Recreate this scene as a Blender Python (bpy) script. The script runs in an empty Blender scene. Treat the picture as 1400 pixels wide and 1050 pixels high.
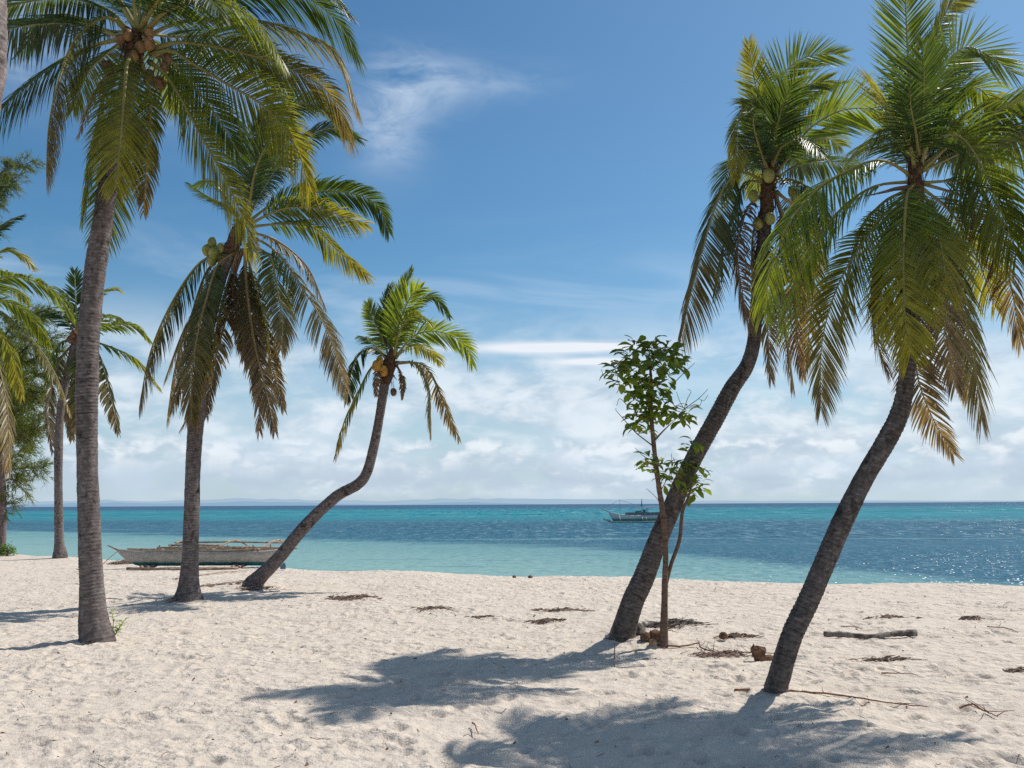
import bpy, math, random
import numpy as np
from mathutils import Vector, Matrix
from math import radians, sin, cos, pi

random.seed(7); RNG = np.random.default_rng(11)
sc = bpy.context.scene
COL = sc.collection

# ------------------------------------------------------------------ camera
F_PX = 1250.0
CAM = np.array([0.0, 0.0, 1.7])
PITCH = math.atan(164.5 / F_PX); ROLL = 0.005
Fv = np.array([0, cos(PITCH), sin(PITCH)])
R0 = np.array([1.0, 0, 0]); U0 = np.array([0, -sin(PITCH), cos(PITCH)])
Rv = R0 * cos(ROLL) - U0 * sin(ROLL); Uv = U0 * cos(ROLL) + R0 * sin(ROLL)
cam = bpy.data.objects.new('camera', bpy.data.cameras.new('camera'))
COL.objects.link(cam)
cam.data.sensor_width = 36; cam.data.lens = 36 * F_PX / 1400
cam.data.clip_start = 0.05; cam.data.clip_end = 90000
cam.matrix_world = Matrix(((Rv[0], Uv[0], -Fv[0], CAM[0]), (Rv[1], Uv[1], -Fv[1], CAM[1]), (Rv[2], Uv[2], -Fv[2], CAM[2]), (0, 0, 0, 1)))
sc.camera = cam

def ray(px, py):
    return Fv + Rv * ((px - 700) / F_PX) + Uv * ((525 - py) / F_PX)
def at(px, py, Y):
    d = ray(px, py)
    return CAM + d * (Y / d[1])
def on_ground(px, py, z=0.0):
    d = ray(px, py)
    return CAM + d * ((z - CAM[2]) / d[2])

# ------------------------------------------------------------------ light
SUN_DIR = Vector((0.715, 0.45, 1.02)).normalized()
elev = math.asin(SUN_DIR.z); az = math.atan2(SUN_DIR.x, SUN_DIR.y)
sd = bpy.data.lights.new('sun', 'SUN'); sd.energy = 4.75; sd.angle = radians(0.53); sd.color = (1.0, 0.95, 0.87)
so = bpy.data.objects.new('sun', sd); COL.objects.link(so)
so.rotation_euler = SUN_DIR.to_track_quat('Z', 'Y').to_euler()
so.location = (20, 10, 40)

# ------------------------------------------------------------------ node helpers
class NT:
    def __init__(s, nt): s.nt = nt; s.n = nt.nodes; s.l = nt.links
    def new(s, t, **kw):
        nd = s.n.new(t)
        for k, v in kw.items():
            setattr(nd, k, v)
        return nd
    def set(s, sock, v):
        if isinstance(v, bpy.types.NodeSocket): s.l.new(v, sock)
        elif v is not None: sock.default_value = v
    def math(s, op, a, b=None, c=None, clamp=False):
        nd = s.new('ShaderNodeMath', operation=op); nd.use_clamp = clamp
        s.set(nd.inputs[0], a)
        if b is not None: s.set(nd.inputs[1], b)
        if c is not None: s.set(nd.inputs[2], c)
        return nd.outputs[0]
    def sstep(s, v, a, b):
        nd = s.new('ShaderNodeMapRange', interpolation_type='SMOOTHSTEP')
        s.set(nd.inputs['Value'], v); s.set(nd.inputs['From Min'], a); s.set(nd.inputs['From Max'], b)
        return nd.outputs['Result']
    def maprange(s, v, a, b, c, d):
        nd = s.new('ShaderNodeMapRange')
        s.set(nd.inputs['Value'], v); s.set(nd.inputs['From Min'], a); s.set(nd.inputs['From Max'], b)
        s.set(nd.inputs['To Min'], c); s.set(nd.inputs['To Max'], d)
        return nd.outputs['Result']
    def mix(s, f, a, b, mode='MIX'):
        nd = s.new('ShaderNodeMix', data_type='RGBA', blend_type=mode)
        s.set(nd.inputs[0], f)
        for i, v in ((6, a), (7, b)):
            if isinstance(v, tuple) and len(v) == 3: v = (*v, 1)
            s.set(nd.inputs[i], v)
        return nd.outputs[2]
    def noise(s, vec, scale, detail=4, rough=0.55, dist=0.0, dim='3D'):
        nd = s.new('ShaderNodeTexNoise'); nd.noise_dimensions = dim
        if vec is not None: s.l.new(vec, nd.inputs['Vector'])
        s.set(nd.inputs['Scale'], scale); nd.inputs['Detail'].default_value = detail
        nd.inputs['Roughness'].default_value = rough; nd.inputs['Distortion'].default_value = dist
        return nd.outputs['Fac']
    def vscale(s, vec, sx, sy, sz, off=(0, 0, 0)):
        nd = s.new('ShaderNodeMapping'); s.l.new(vec, nd.inputs['Vector'])
        nd.inputs['Scale'].default_value = (sx, sy, sz); nd.inputs['Location'].default_value = off
        return nd.outputs[0]
    def comb(s, x, y, z):
        nd = s.new('ShaderNodeCombineXYZ')
        for i, v in enumerate((x, y, z)): s.set(nd.inputs[i], v)
        return nd.outputs[0]

def material(name):
    m = bpy.data.materials.new(name); m.use_nodes = True
    m.node_tree.nodes.clear()
    t = NT(m.node_tree)
    out = t.new('ShaderNodeOutputMaterial')
    return m, t, out
def principled(t, out, color, rough=0.8, spec=0.3, normal=None):
    p = t.new('ShaderNodeBsdfPrincipled')
    if isinstance(color, tuple): color = (*color, 1)
    t.set(p.inputs['Base Color'], color); t.set(p.inputs['Roughness'], rough)
    p.inputs['Specular IOR Level'].default_value = spec
    if normal is not None: t.l.new(normal, p.inputs['Normal'])
    if out is not None: t.l.new(p.outputs[0], out.inputs[0])
    return p
def bump(t, h, strength, dist, normal=None):
    b = t.new('ShaderNodeBump'); t.l.new(h, b.inputs['Height'])
    t.set(b.inputs['Strength'], strength); b.inputs['Distance'].default_value = dist
    if normal is not None: t.l.new(normal, b.inputs['Normal'])
    return b.outputs[0]

# ------------------------------------------------------------------ world
w = bpy.data.worlds.new('World'); sc.world = w; w.use_nodes = True
w.node_tree.nodes.clear(); t = NT(w.node_tree)
wo = t.new('ShaderNodeOutputWorld'); bg = t.new('ShaderNodeBackground'); bg.inputs[1].default_value = 0.1
t.l.new(bg.outputs[0], wo.inputs[0])
sky = t.new('ShaderNodeTexSky', sky_type='NISHITA'); sky.sun_disc = False
sky.sun_elevation = elev; sky.sun_rotation = az; sky.altitude = 0; sky.air_density = 1.0; sky.dust_density = 0.6; sky.ozone_density = 1.6
tc = t.new('ShaderNodeTexCoord'); sep = t.new('ShaderNodeSeparateXYZ'); t.l.new(tc.outputs['Generated'], sep.inputs[0])
el = t.math('MULTIPLY', t.math('ARCSINE', sep.outputs[2]), 180 / pi)
azi = t.math('MULTIPLY', t.math('ARCTAN2', sep.outputs[0], sep.outputs[1]), 180 / pi)
ae = t.comb(azi, el, 0.0)
skyc = sky.outputs[0]
hs = t.new('ShaderNodeHueSaturation'); hs.inputs['Saturation'].default_value = 1.12; hs.inputs['Value'].default_value = 1.0
t.l.new(skyc, hs.inputs['Color'])
skyc = t.mix(1.0, hs.outputs[0], (0.64, 0.97, 1.06), 'MULTIPLY')
# paler veil to the right, where the sun stands, and a general haze toward the horizon
veil = t.math('MULTIPLY', t.sstep(azi, -25.0, 45.0), 0.12)
skyc = t.mix(veil, skyc, (5.5, 6.4, 7.6))
haze = t.math('POWER', t.sstep(el, 17.0, 0.0), 1.3)
skyc = t.mix(t.math('MULTIPLY', haze, 0.75), skyc, (5.6, 6.8, 8.0))
def window(az0, azs, el0, els):
    a = t.math('DIVIDE', t.math('SUBTRACT', azi, az0), azs); b = t.math('DIVIDE', t.math('SUBTRACT', el, el0), els)
    r = t.math('ADD', t.math('MULTIPLY', a, a), t.math('MULTIPLY', b, b))
    return t.math('POWER', 2.718, t.math('MULTIPLY', r, -1.0))
# low cloud band
n1 = t.noise(t.vscale(ae, 0.07, 0.20, 1, (3.1, 1.0, 0)), 1.0, 8, 0.55, 0.3)
n2 = t.noise(t.vscale(ae, 0.30, 0.62, 1, (7.0, 0.3, 0)), 1.0, 9, 0.58, 0.25)
band = t.math('MULTIPLY', t.sstep(el, 13.5, 6.0), t.sstep(el, 0.1, 1.0))
rt = t.maprange(azi, -30, 30, -0.02, 0.10)
c1 = t.sstep(t.math('ADD', t.math('ADD', t.math('MULTIPLY', n1, 0.75), t.math('MULTIPLY', n2, 0.25)), rt), 0.43, 0.60)
c1 = t.math('MULTIPLY', t.math('MULTIPLY', c1, band), 0.85)
shade = t.sstep(t.math('SUBTRACT', t.math('ADD', n2, t.math('MULTIPLY', n1, 0.3)), t.math('MULTIPLY', haze, 0.10)), 0.42, 0.74)
cloudcol = t.mix(shade, (5.2, 6.3, 7.5), (8.4, 9.1, 9.7))
skyc = t.mix(c1, skyc, cloudcol)
# heaped cumulus tops low over the horizon
n3 = t.noise(t.vscale(ae, 0.42, 0.75, 1, (1.0, 5.0, 0)), 1.0, 7, 0.52, 0.15)
top = t.math('ADD', 2.3, t.math('MULTIPLY', t.noise(t.vscale(ae, 0.28, 0.0, 1, (0, 0, 2)), 1.0, 6, 0.6), 3.2))
cum = t.math('MULTIPLY', t.sstep(t.math('SUBTRACT', top, el), -0.25, 0.35), t.sstep(el, 0.2, 1.5))
cum = t.math('MULTIPLY', cum, t.math('MULTIPLY', t.sstep(n3, 0.38, 0.54), 0.85))
litcum = t.mix(t.math('MULTIPLY', t.sstep(n3, 0.44, 0.62), t.sstep(t.math('SUBTRACT', top, el), 2.4, 0.4)), (5.0, 6.1, 7.3), (8.7, 9.3, 9.8))
skyc = t.mix(cum, skyc, litcum)
# flat bright streaks, middle distance
st = t.noise(t.vscale(ae, 0.13, 1.6, 1, (2.0, 0.0, 4)), 1.0, 5, 0.5, 0.4)
stm = t.math('MAXIMUM', window(3.0, 5.4, 9.75, 0.32), t.math('MULTIPLY', window(5.2, 2.6, 8.85, 0.22), 0.9))
stm = t.math('MULTIPLY', stm, t.sstep(st, 0.22, 0.42))
skyc = t.mix(t.math('MULTIPLY', stm, 1.7, clamp=True), skyc, (8.6, 9.0, 9.6))
# thin veils around eight to sixteen degrees
vl = t.noise(t.vscale(ae, 0.06, 0.28, 1, (9.0, 3.0, 1)), 1.0, 7, 0.55, 0.8)
vm = t.math('MULTIPLY', t.math('MULTIPLY', t.sstep(vl, 0.45, 0.75), t.sstep(el, 19.0, 9.0)), 0.55)
skyc = t.mix(vm, skyc, (6.6, 7.9, 9.2))
# wispy cirrus, upper middle
rot = t.new('ShaderNodeMapping'); t.l.new(ae, rot.inputs['Vector']); rot.inputs['Rotation'].default_value = (0, 0, radians(12)); rot.inputs['Scale'].default_value = (0.10, 0.34, 1)
ci = t.noise(rot.outputs[0], 1.0, 10, 0.60, 1.3)
ci2 = t.noise(t.vscale(ae, 0.3, 0.5, 1), 1.0, 8, 0.62, 1.5)
cw = t.math('ADD', t.math('ADD', window(-6.2, 3.0, 25.6, 1.7), t.math('MULTIPLY', window(-1.5, 4.2, 25.8, 1.0), 0.5)), t.math('ADD', t.math('MULTIPLY', window(-8.0, 2.2, 23.2, 2.6), 1.0), t.math('MULTIPLY', window(-19.0, 6.0, 25.0, 3.0), 0.85)))
cw = t.math('ADD', cw, t.math('MULTIPLY', window(-30.0, 3.5, 25.5, 3.0), 0.9))
cm = t.math('MULTIPLY', cw, t.sstep(t.math('ADD', t.math('MULTIPLY', ci, 0.7), t.math('MULTIPLY', ci2, 0.3)), 0.30, 0.68), clamp=True)
skyc = t.mix(t.math('MULTIPLY', cm, 0.5), skyc, (7.6, 8.6, 9.8))
back_fill = t.math('MAXIMUM', t.sstep(sep.outputs[1], 0.35, -0.35), t.sstep(el, 38.0, 60.0))  # unseen pale cloud behind and overhead, added to brighten and neutralise shadows
bn = t.noise(t.vscale(tc.outputs['Generated'], 1, 1, 2), 2.2, 7, 0.6, 0.4)
back_fill = t.math('MULTIPLY', back_fill, t.math('MULTIPLY', t.sstep(bn, 0.32, 0.6), 0.14))
skyc = t.mix(back_fill, skyc, (8.2, 8.2, 8.3))
t.l.new(skyc, bg.inputs[0])

sc.view_settings.view_transform = 'Standard'; sc.view_settings.look = 'None'; sc.view_settings.exposure = 0
sc.cycles.max_bounces = 8; sc.cycles.transmission_bounces = 4; sc.cycles.sample_clamp_indirect = 6
sc.cycles.sample_clamp_direct = 4; sc.cycles.use_denoising = False

# ------------------------------------------------------------------ object helpers
def tag(o, label=None, cat=None, group=None, kind=None):
    if label: o['label'] = label
    if cat: o['category'] = cat
    if group: o['group'] = group
    if kind: o['kind'] = kind
    return o
def empty(name, loc):
    o = bpy.data.objects.new(name, None); COL.objects.link(o); o.location = tuple(loc); o.empty_display_size = 0.1
    return o
def mesh_obj(name, verts, faces, mat, parent=None, smooth=False, colors=None, origin=(0, 0, 0), mats=None, mi=None):
    """verts in world coordinates; origin = world point of the object's own origin (the parent's, when there is one)"""
    v = np.asarray(verts, dtype=np.float64).reshape(-1, 3) - np.asarray(origin, dtype=np.float64)
    me = bpy.data.meshes.new(name)
    if isinstance(faces, np.ndarray):
        nf, k = faces.shape
        me.vertices.add(len(v)); me.vertices.foreach_set('co', v.astype(np.float32).ravel())
        me.loops.add(nf * k); me.loops.foreach_set('vertex_index', faces.astype(np.int32).ravel())
        me.polygons.add(nf); me.polygons.foreach_set('loop_start', np.arange(0, nf * k, k, dtype=np.int32))
        me.update(calc_edges=True)
    else:
        me.from_pydata(v.tolist(), [], [tuple(int(i) for i in f) for f in faces]); me.update()
    if smooth: me.polygons.foreach_set('use_smooth', np.ones(len(me.polygons), dtype=bool))
    if colors is not None:
        a = me.color_attributes.new('tint', 'FLOAT_COLOR', 'POINT')
        c = np.ones((len(v), 4), dtype=np.float32); c[:, :3] = colors
        a.data.foreach_set('color', c.ravel())
    for m in (mats or [mat]): me.materials.append(m)
    if mi is not None: me.polygons.foreach_set('material_index', np.asarray(mi, dtype=np.int32))
    o = bpy.data.objects.new(name, me); COL.objects.link(o)
    if parent is not None: o.parent = parent
    else: o.location = tuple(origin)
    return o
def norm(a):
    a = np.asarray(a, dtype=float)
    return a / np.maximum(np.linalg.norm(a, axis=-1, keepdims=True), 1e-9)
def spline(pts, n):
    P = np.asarray(pts, dtype=float)
    P = np.vstack([2 * P[0] - P[1], P, 2 * P[-1] - P[-2]])
    out = []
    m = len(P) - 3
    for u in np.linspace(0, m - 1e-6, n * 3):
        i = int(u); f = u - i
        p0, p1, p2, p3 = P[i], P[i + 1], P[i + 2], P[i + 3]
        out.append(0.5 * ((2 * p1) + (-p0 + p2) * f + (2 * p0 - 5 * p1 + 4 * p2 - p3) * f * f + (-p0 + 3 * p1 - 3 * p2 + p3) * f ** 3))
    out = np.array(out); d = np.concatenate([[0], np.cumsum(np.linalg.norm(np.diff(out[:, :3], axis=0), axis=1))])
    s = np.linspace(0, d[-1], n)
    return np.stack([np.interp(s, d, out[:, k]) for k in range(out.shape[1])], 1), d[-1]
def frames(P, s0=None):
    T = norm(np.gradient(P, axis=0))
    if s0 is None:
        s0 = np.cross(T[0], [0, 0, 1.0])
        if np.linalg.norm(s0) < 0.15: s0 = np.array([0, 1.0, 0])
    S = np.zeros_like(P); s = norm(s0 - T[0] * np.dot(s0, T[0]))
    for i in range(len(P)):
        s = s - T[i] * np.dot(s, T[i]); s = s / max(np.linalg.norm(s), 1e-9); S[i] = s
    return T, S, norm(np.cross(S, T))
class MB:
    """collects shapes of one part"""
    def __init__(s): s.v = []; s.f = []; s.n = 0; s.c = []
    def add(s, v, f, c=None):
        v = np.asarray(v, dtype=float); s.v.append(v)
        s.f += [tuple(i + s.n for i in q) for q in f]; s.n += len(v)
        s.c.append(np.ones((len(v), 3)) * (1.0 if c is None else np.asarray(c)))
    def tube(s, P, R, sides=6, cap=True, jitter=0, c=None, squash=1.0):
        P = np.asarray(P, dtype=float)
        if np.isscalar(R): R = np.full(len(P), R)
        T, S, N = frames(P)
        vs = []
        for i in range(len(P)):
            for k in range(sides):
                a = 2 * pi * k / sides; r = R[i] * (1 + (random.uniform(-jitter, jitter) if jitter else 0))
                vs.append(P[i] + S[i] * cos(a) * r + N[i] * sin(a) * r * squash)
        fs = [(i * sides + k, i * sides + (k + 1) % sides, (i + 1) * sides + (k + 1) % sides, (i + 1) * sides + k) for i in range(len(P) - 1) for k in range(sides)]
        if cap:
            fs.append(tuple(range(sides))[::-1]); fs.append(tuple((len(P) - 1) * sides + k for k in range(sides)))
        s.add(vs, fs, c)
    def blob(s, c0, r, seg=10, rings=7, noise=0.08, rot=0.0, c=None):
        r = np.array(r, dtype=float) * np.ones(3); vs = []; fs = []
        ph = [random.uniform(0, 6) for _ in range(6)]
        for i in range(rings + 1):
            th = pi * i / rings
            for k in range(seg):
                a = 2 * pi * k / seg
                q = 1 + noise * (sin(3 * a + ph[0] + 2 * th) + sin(2 * th * 2 + ph[1]) + 0.6 * sin(5 * a + ph[2] + 3 * th)) / 2
                p = np.array([sin(th) * cos(a), sin(th) * sin(a), cos(th)]) * r * q
                p = np.array([p[0] * cos(rot) - p[1] * sin(rot), p[0] * sin(rot) + p[1] * cos(rot), p[2]])
                vs.append(p + c0)
        for i in range(rings):
            for k in range(seg):
                fs.append((i * seg + k, (i + 1) * seg + k, (i + 1) * seg + (k + 1) % seg, i * seg + (k + 1) % seg))
        s.add(vs, fs, c)
    def box(s, c0, d, rz=0.0, c=None):
        vs = []
        for x in (-.5, .5):
            for y in (-.5, .5):
                for z in (-.5, .5):
                    p = (x * d[0], y * d[1], z * d[2]); vs.append((c0[0] + p[0] * cos(rz) - p[1] * sin(rz), c0[1] + p[0] * sin(rz) + p[1] * cos(rz), c0[2] + p[2]))
        s.add(vs, [(0, 1, 3, 2), (4, 6, 7, 5), (0, 4, 5, 1), (2, 3, 7, 6), (0, 2, 6, 4), (1, 5, 7, 3)], c)
    def build(s, name, mat, parent=None, smooth=False, origin=(0, 0, 0), colors=False):
        return mesh_obj(name, np.vstack(s.v), s.f, mat, parent, smooth, np.vstack(s.c) if colors else None, origin)

# ------------------------------------------------------------------ materials
def leaf_material(name, rough=0.40, trans=0.43, spec=0.5):
    m, t, out = material(name)
    a = t.new('ShaderNodeAttribute', attribute_name='tint')
    tcn = t.new('ShaderNodeTexCoord')
    nz = t.noise(tcn.outputs['Object'], 9.0, 3)
    v = t.maprange(nz, 0.3, 0.7, 0.78, 1.22)
    hv = t.new('ShaderNodeHueSaturation'); t.l.new(a.outputs['Color'], hv.inputs['Color']); t.l.new(v, hv.inputs['Value'])
    p = principled(t, None, hv.outputs[0], rough, spec)
    tr = t.new('ShaderNodeBsdfTranslucent')
    tcol = t.mix(1.0, hv.outputs[0], (2.7, 2.35, 1.0), 'MULTIPLY'); t.l.new(tcol, tr.inputs[0])
    mx = t.new('ShaderNodeMixShader'); mx.inputs[0].default_value = trans
    t.l.new(p.outputs[0], mx.inputs[1]); t.l.new(tr.outputs[0], mx.inputs[2]); t.l.new(mx.outputs[0], out.inputs[0])
    return m
M_LEAF = leaf_material('palm_leaf')
M_BROAD = leaf_material('broad_leaf', 0.4, 0.4, 0.4)
M_NEEDLE = leaf_material('casuarina_needles', 0.7, 0.35, 0.2)

def rib_material():
    m, t, out = material('palm_midrib')
    a = t.new('ShaderNodeAttribute', attribute_name='tint')
    tcn = t.new('ShaderNodeTexCoord')
    c = t.mix(t.noise(tcn.outputs['Object'], 14, 4), t.mix(1.0, a.outputs['Color'], (0.6, 0.55, 0.5), 'MULTIPLY'), a.outputs['Color'])
    principled(t, out, c, 0.5, 0.35)
    return m
M_RIB = rib_material()

def bark_material(name, c_dark, c_mid, c_light, patch=0.5, stain=(0.035, 0.028, 0.026)):
    m, t, out = material(name)
    a = t.new('ShaderNodeAttribute', attribute_name='tint')
    tcn = t.new('ShaderNodeTexCoord'); o = tcn.outputs['Object']
    n = t.noise(t.vscale(o, 1, 1, 2.6), 11, 7, 0.65, 0.3)
    c = t.mix(t.sstep(n, 0.32, 0.5), c_dark, c_mid); c = t.mix(t.sstep(n, 0.52, 0.72), c, c_light)
    big = t.noise(o, 4.5, 6, 0.65, 0.6)
    c = t.mix(t.math('MULTIPLY', t.sstep(big, 0.60 - 0.12 * patch, 0.68 - 0.1 * patch), 0.7), c, (*stain, 1))
    lich = t.noise(t.vscale(o, 1, 1, 1, (4, 2, 9)), 16, 5, 0.6)
    c = t.mix(t.math('MULTIPLY', t.sstep(lich, 0.62, 0.7), 0.5), c, (0.34, 0.32, 0.30, 1))
    c = t.mix(1.0, c, a.outputs['Color'], 'MULTIPLY')
    fine = t.noise(t.vscale(o, 1, 1, 4.0), 60, 4, 0.6)
    h = t.math('ADD', t.math('MULTIPLY', n, 0.7), t.math('MULTIPLY', fine, 0.4))
    principled(t, out, c, 0.92, 0.15, bump(t, h, 0.8, 0.03))
    return m
M_BARK = bark_material('coconut_bark', (0.11, 0.09, 0.085), (0.20, 0.165, 0.155), (0.31, 0.27, 0.25), 0.25)
M_BARK_DARK = bark_material('weathered_coconut_bark', (0.10, 0.088, 0.08), (0.195, 0.17, 0.155), (0.31, 0.28, 0.255), 0.5)
M_TWIG = bark_material('brown_twig_bark', (0.10, 0.07, 0.05), (0.18, 0.13, 0.10), (0.28, 0.22, 0.17), 0.1)

def simple_material(name, c1, c2, scale=8, rough=0.8, spec=0.2, bumps=0.4, dist=0.01, emis=None):
    m, t, out = material(name)
    tcn = t.new('ShaderNodeTexCoord'); n = t.noise(tcn.outputs['Object'], scale, 6, 0.6)
    c = t.mix(t.sstep(n, 0.35, 0.65), c1, c2)
    principled(t, out, c, rough, spec, bump(t, n, bumps, dist))
    return m
M_FIBRE = simple_material('palm_fibre', (0.07, 0.04, 0.025), (0.17, 0.10, 0.06), 20, 0.95, 0.1, 1.0, 0.03)
M_NUT_G = simple_material('green_coconut', (0.16, 0.17, 0.03), (0.30, 0.28, 0.07), 7, 0.5, 0.4, 0.1)
M_NUT_O = simple_material('orange_coconut', (0.17, 0.085, 0.03), (0.33, 0.19, 0.075), 7, 0.5, 0.4, 0.1)
M_NUT_B = simple_material('brown_coconut_husk', (0.10, 0.055, 0.035), (0.24, 0.14, 0.085), 18, 0.9, 0.1, 0.9, 0.02)
M_HUSK = simple_material('pale_coconut_shell', (0.30, 0.17, 0.10), (0.44, 0.29, 0.18), 12, 0.8, 0.2, 0.4)
M_SPATHE = simple_material('orange_spathe', (0.36, 0.17, 0.03), (0.50, 0.28, 0.06), 10, 0.7, 0.2, 0.3)
M_DRY = simple_material('dry_litter', (0.18, 0.12, 0.095), (0.40, 0.29, 0.23), 22, 0.9, 0.1, 0.5)
M_STICK = simple_material('reddish_stick', (0.16, 0.08, 0.055), (0.30, 0.16, 0.11), 18, 0.85, 0.15, 0.5)
M_DRIFT = simple_material('driftwood', (0.09, 0.075, 0.065), (0.27, 0.235, 0.21), 15, 0.9, 0.1, 0.9, 0.02)
M_STONE = simple_material('pale_coral_stone', (0.35, 0.33, 0.30), (0.55, 0.52, 0.48), 18, 0.9, 0.1, 0.8, 0.02)
M_BAMBOO = simple_material('weathered_bamboo', (0.20, 0.14, 0.10), (0.40, 0.31, 0.24), 9, 0.75, 0.2, 0.4)

# ------------------------------------------------------------------ sand
_VN = {}
def vnoise(x, y, seed):
    """value noise, vectorised"""
    if seed not in _VN: _VN[seed] = np.random.default_rng(seed).random((256, 256))
    r = _VN[seed]
    xi = np.floor(x).astype(int); yi = np.floor(y).astype(int); fx = x - xi; fy = y - yi
    fx = fx * fx * (3 - 2 * fx); fy = fy * fy * (3 - 2 * fy)
    a = r[xi & 255, yi & 255]; b = r[(xi + 1) & 255, yi & 255]; c = r[xi & 255, (yi + 1) & 255]; d = r[(xi + 1) & 255, (yi + 1) & 255]
    return (a * (1 - fx) + b * fx) * (1 - fy) + (c * (1 - fx) + d * fx) * fy - 0.5
CX = np.array([-300, -120, -60, -19.5, -11.8, -5.9, 0, 4.8, 10.3, 40, 120, 300.])
CY = np.array([230, 105, 62, 34.6, 28.3, 24.9, 22.6, 20.2, 18.6, 12, 2, -10.])
def crest(x): return np.interp(x, CX, CY)
SEA_Z = -0.9
MOUNDS = []
def base_h(x, y):
    h = 0.10 * vnoise(x / 3.1, y / 2.6, 1) + 0.05 * vnoise(x / 1.1 + 9, y / 0.9, 2)
    for (mx, my, r, a) in MOUNDS:
        h = h + a * np.exp(-((x - mx) ** 2 + (y - my) ** 2) / (r * r))
    d = y - crest(x) + 0.5 * vnoise(x / 2.3, y / 9, 5)
    drop = np.where(d > 0, np.minimum(0.16 * d * d / (d + 1.2), 4.0), 0)
    return h - drop
def gh(x, y): return float(base_h(np.array([float(x)]), np.array([float(y)]))[0])
def gpt(px, py, lift=0.0):
    """the point of the sand seen at a pixel"""
    d = ray(px, py); yy = 4.0; step = 0.4
    while yy < 60:
        p = CAM + d * (yy / d[1])
        if p[2] <= gh(p[0], p[1]):
            if step < 0.02: break
            yy -= step; step /= 4; continue
        yy += step
        if yy > crest(p[0]) - 0.1: break
    p[2] = gh(p[0], p[1]) + lift
    return p
for (px, py, r, a) in ((850, 872, 0.55, 0.07), (905, 882, 0.35, 0.05), (1062, 945, 0.4, 0.04), (132, 878, 0.5, 0.04), (258, 820, 0.6, 0.05), (345, 800, 0.7, 0.05), (640, 905, 1.3, 0.05)):
    p = on_ground(px, py); MOUNDS.append((p[0], p[1], r, a))

def graded(lo, hi, core_lo, core_hi, step, grow):
    c = list(np.arange(core_lo, core_hi + step, step)); s = step
    x = c[-1]
    while x < hi: s *= grow; x += s; c.append(x)
    s = step; x = c[0]; pre = []
    while x > lo: s *= grow; x -= s; pre.append(x)
    return np.array(pre[::-1] + c)
xs = graded(-320, 320, -6.5, 6.5, 0.026, 1.012)
ys = [5.0]
while ys[-1] < 36: ys.append(ys[-1] + 0.0032 * ys[-1])
s = 0.12
while ys[-1] < 260: s *= 1.05; ys.append(ys[-1] + s)
pre = []; y = 5.0; s = 0.02
while y > -60: s *= 1.08; y -= s; pre.append(y)
ys = np.array(pre[::-1] + ys)
X, Y = np.meshgrid(xs, ys)
Z = base_h(X, Y)
near = np.clip((32 - Y) / 12, 0, 1) * np.clip((24 - abs(X)) / 8, 0, 1)
Z += near * (0.030 * vnoise(X / 0.42, Y / 0.30, 7) + 0.024 * vnoise(X / 0.20, Y / 0.14, 8) + 0.013 * vnoise(X / 0.085 + 3, Y / 0.08, 9) + 0.005 * vnoise(X / 0.045 + 3, Y / 0.045, 10))
# dents: old footprints and scuffs
def stamp(cx, cy, a, b, rot, depth):
    R = max(a, b) * 2.0
    i0, i1 = np.searchsorted(ys, (cy - R, cy + R)); j0, j1 = np.searchsorted(xs, (cx - R, cx + R))
    if i1 - i0 < 2 or j1 - j0 < 2: return
    dx = X[i0:i1, j0:j1] - cx; dy = Y[i0:i1, j0:j1] - cy
    u = (dx * cos(rot) + dy * sin(rot)) / a; v = (-dx * sin(rot) + dy * cos(rot)) / b
    r2 = u * u + v * v
    Z[i0:i1, j0:j1] += -depth * np.exp(-r2 * 1.6) + depth * 0.45 * np.exp(-(np.sqrt(r2) - 1.25) ** 2 * 7)
for _ in range(5200):
    yy = 4.5 + 22 * RNG.random() ** 1.3; xx = RNG.uniform(-0.65, 0.65) * (yy + 3)
    big = RNG.random() < 0.28
    if big: stamp(xx, yy, RNG.uniform(.09, .15), RNG.uniform(.05, .08), RNG.uniform(0, pi), RNG.uniform(.018, .045))
    else: stamp(xx, yy, RNG.uniform(.03, .075), RNG.uniform(.025, .05), RNG.uniform(0, pi), RNG.uniform(.005, .018))
nr, nc = X.shape
idx = np.arange(nr * nc).reshape(nr, nc)
fc = np.stack([idx[:-1, :-1].ravel(), idx[:-1, 1:].ravel(), idx[1:, 1:].ravel(), idx[1:, :-1].ravel()], 1)
m, t, out = material('coral_sand')
tcn = t.new('ShaderNodeTexCoord'); o = tcn.outputs['Object']
n = t.noise(o, 1.3, 6, 0.6); n2 = t.noise(o, 26, 5, 0.65); n3 = t.noise(o, 140, 3, 0.6)
c = t.mix(n, (0.545, 0.467, 0.390), (0.66, 0.575, 0.490))
c = t.mix(t.math('MULTIPLY', t.sstep(n2, 0.58, 0.72), 0.5), c, (0.42, 0.345, 0.28))
c = t.mix(t.math('MULTIPLY', t.sstep(n3, 0.62, 0.72), 0.28), c, (0.34, 0.28, 0.235))
vor = t.new('ShaderNodeTexVoronoi'); vor.inputs['Scale'].default_value = 9; t.l.new(o, vor.inputs['Vector'])
deb = t.math('MULTIPLY', t.sstep(vor.outputs['Distance'], 0.10, 0.05), t.sstep(t.noise(o, 0.8, 4), 0.50, 0.62))
c = t.mix(t.math('MULTIPLY', deb, 0.7), c, (0.16, 0.11, 0.085))
sepo = t.new('ShaderNodeSeparateXYZ'); t.l.new(o, sepo.inputs[0])
c = t.mix(t.sstep(sepo.outputs[2], -0.55, -0.85), c, (0.40, 0.33, 0.26))
vd = t.new('ShaderNodeTexVoronoi', feature='SMOOTH_F1'); vd.inputs['Smoothness'].default_value = 0.35; vd.inputs['Scale'].default_value = 1.0
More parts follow.
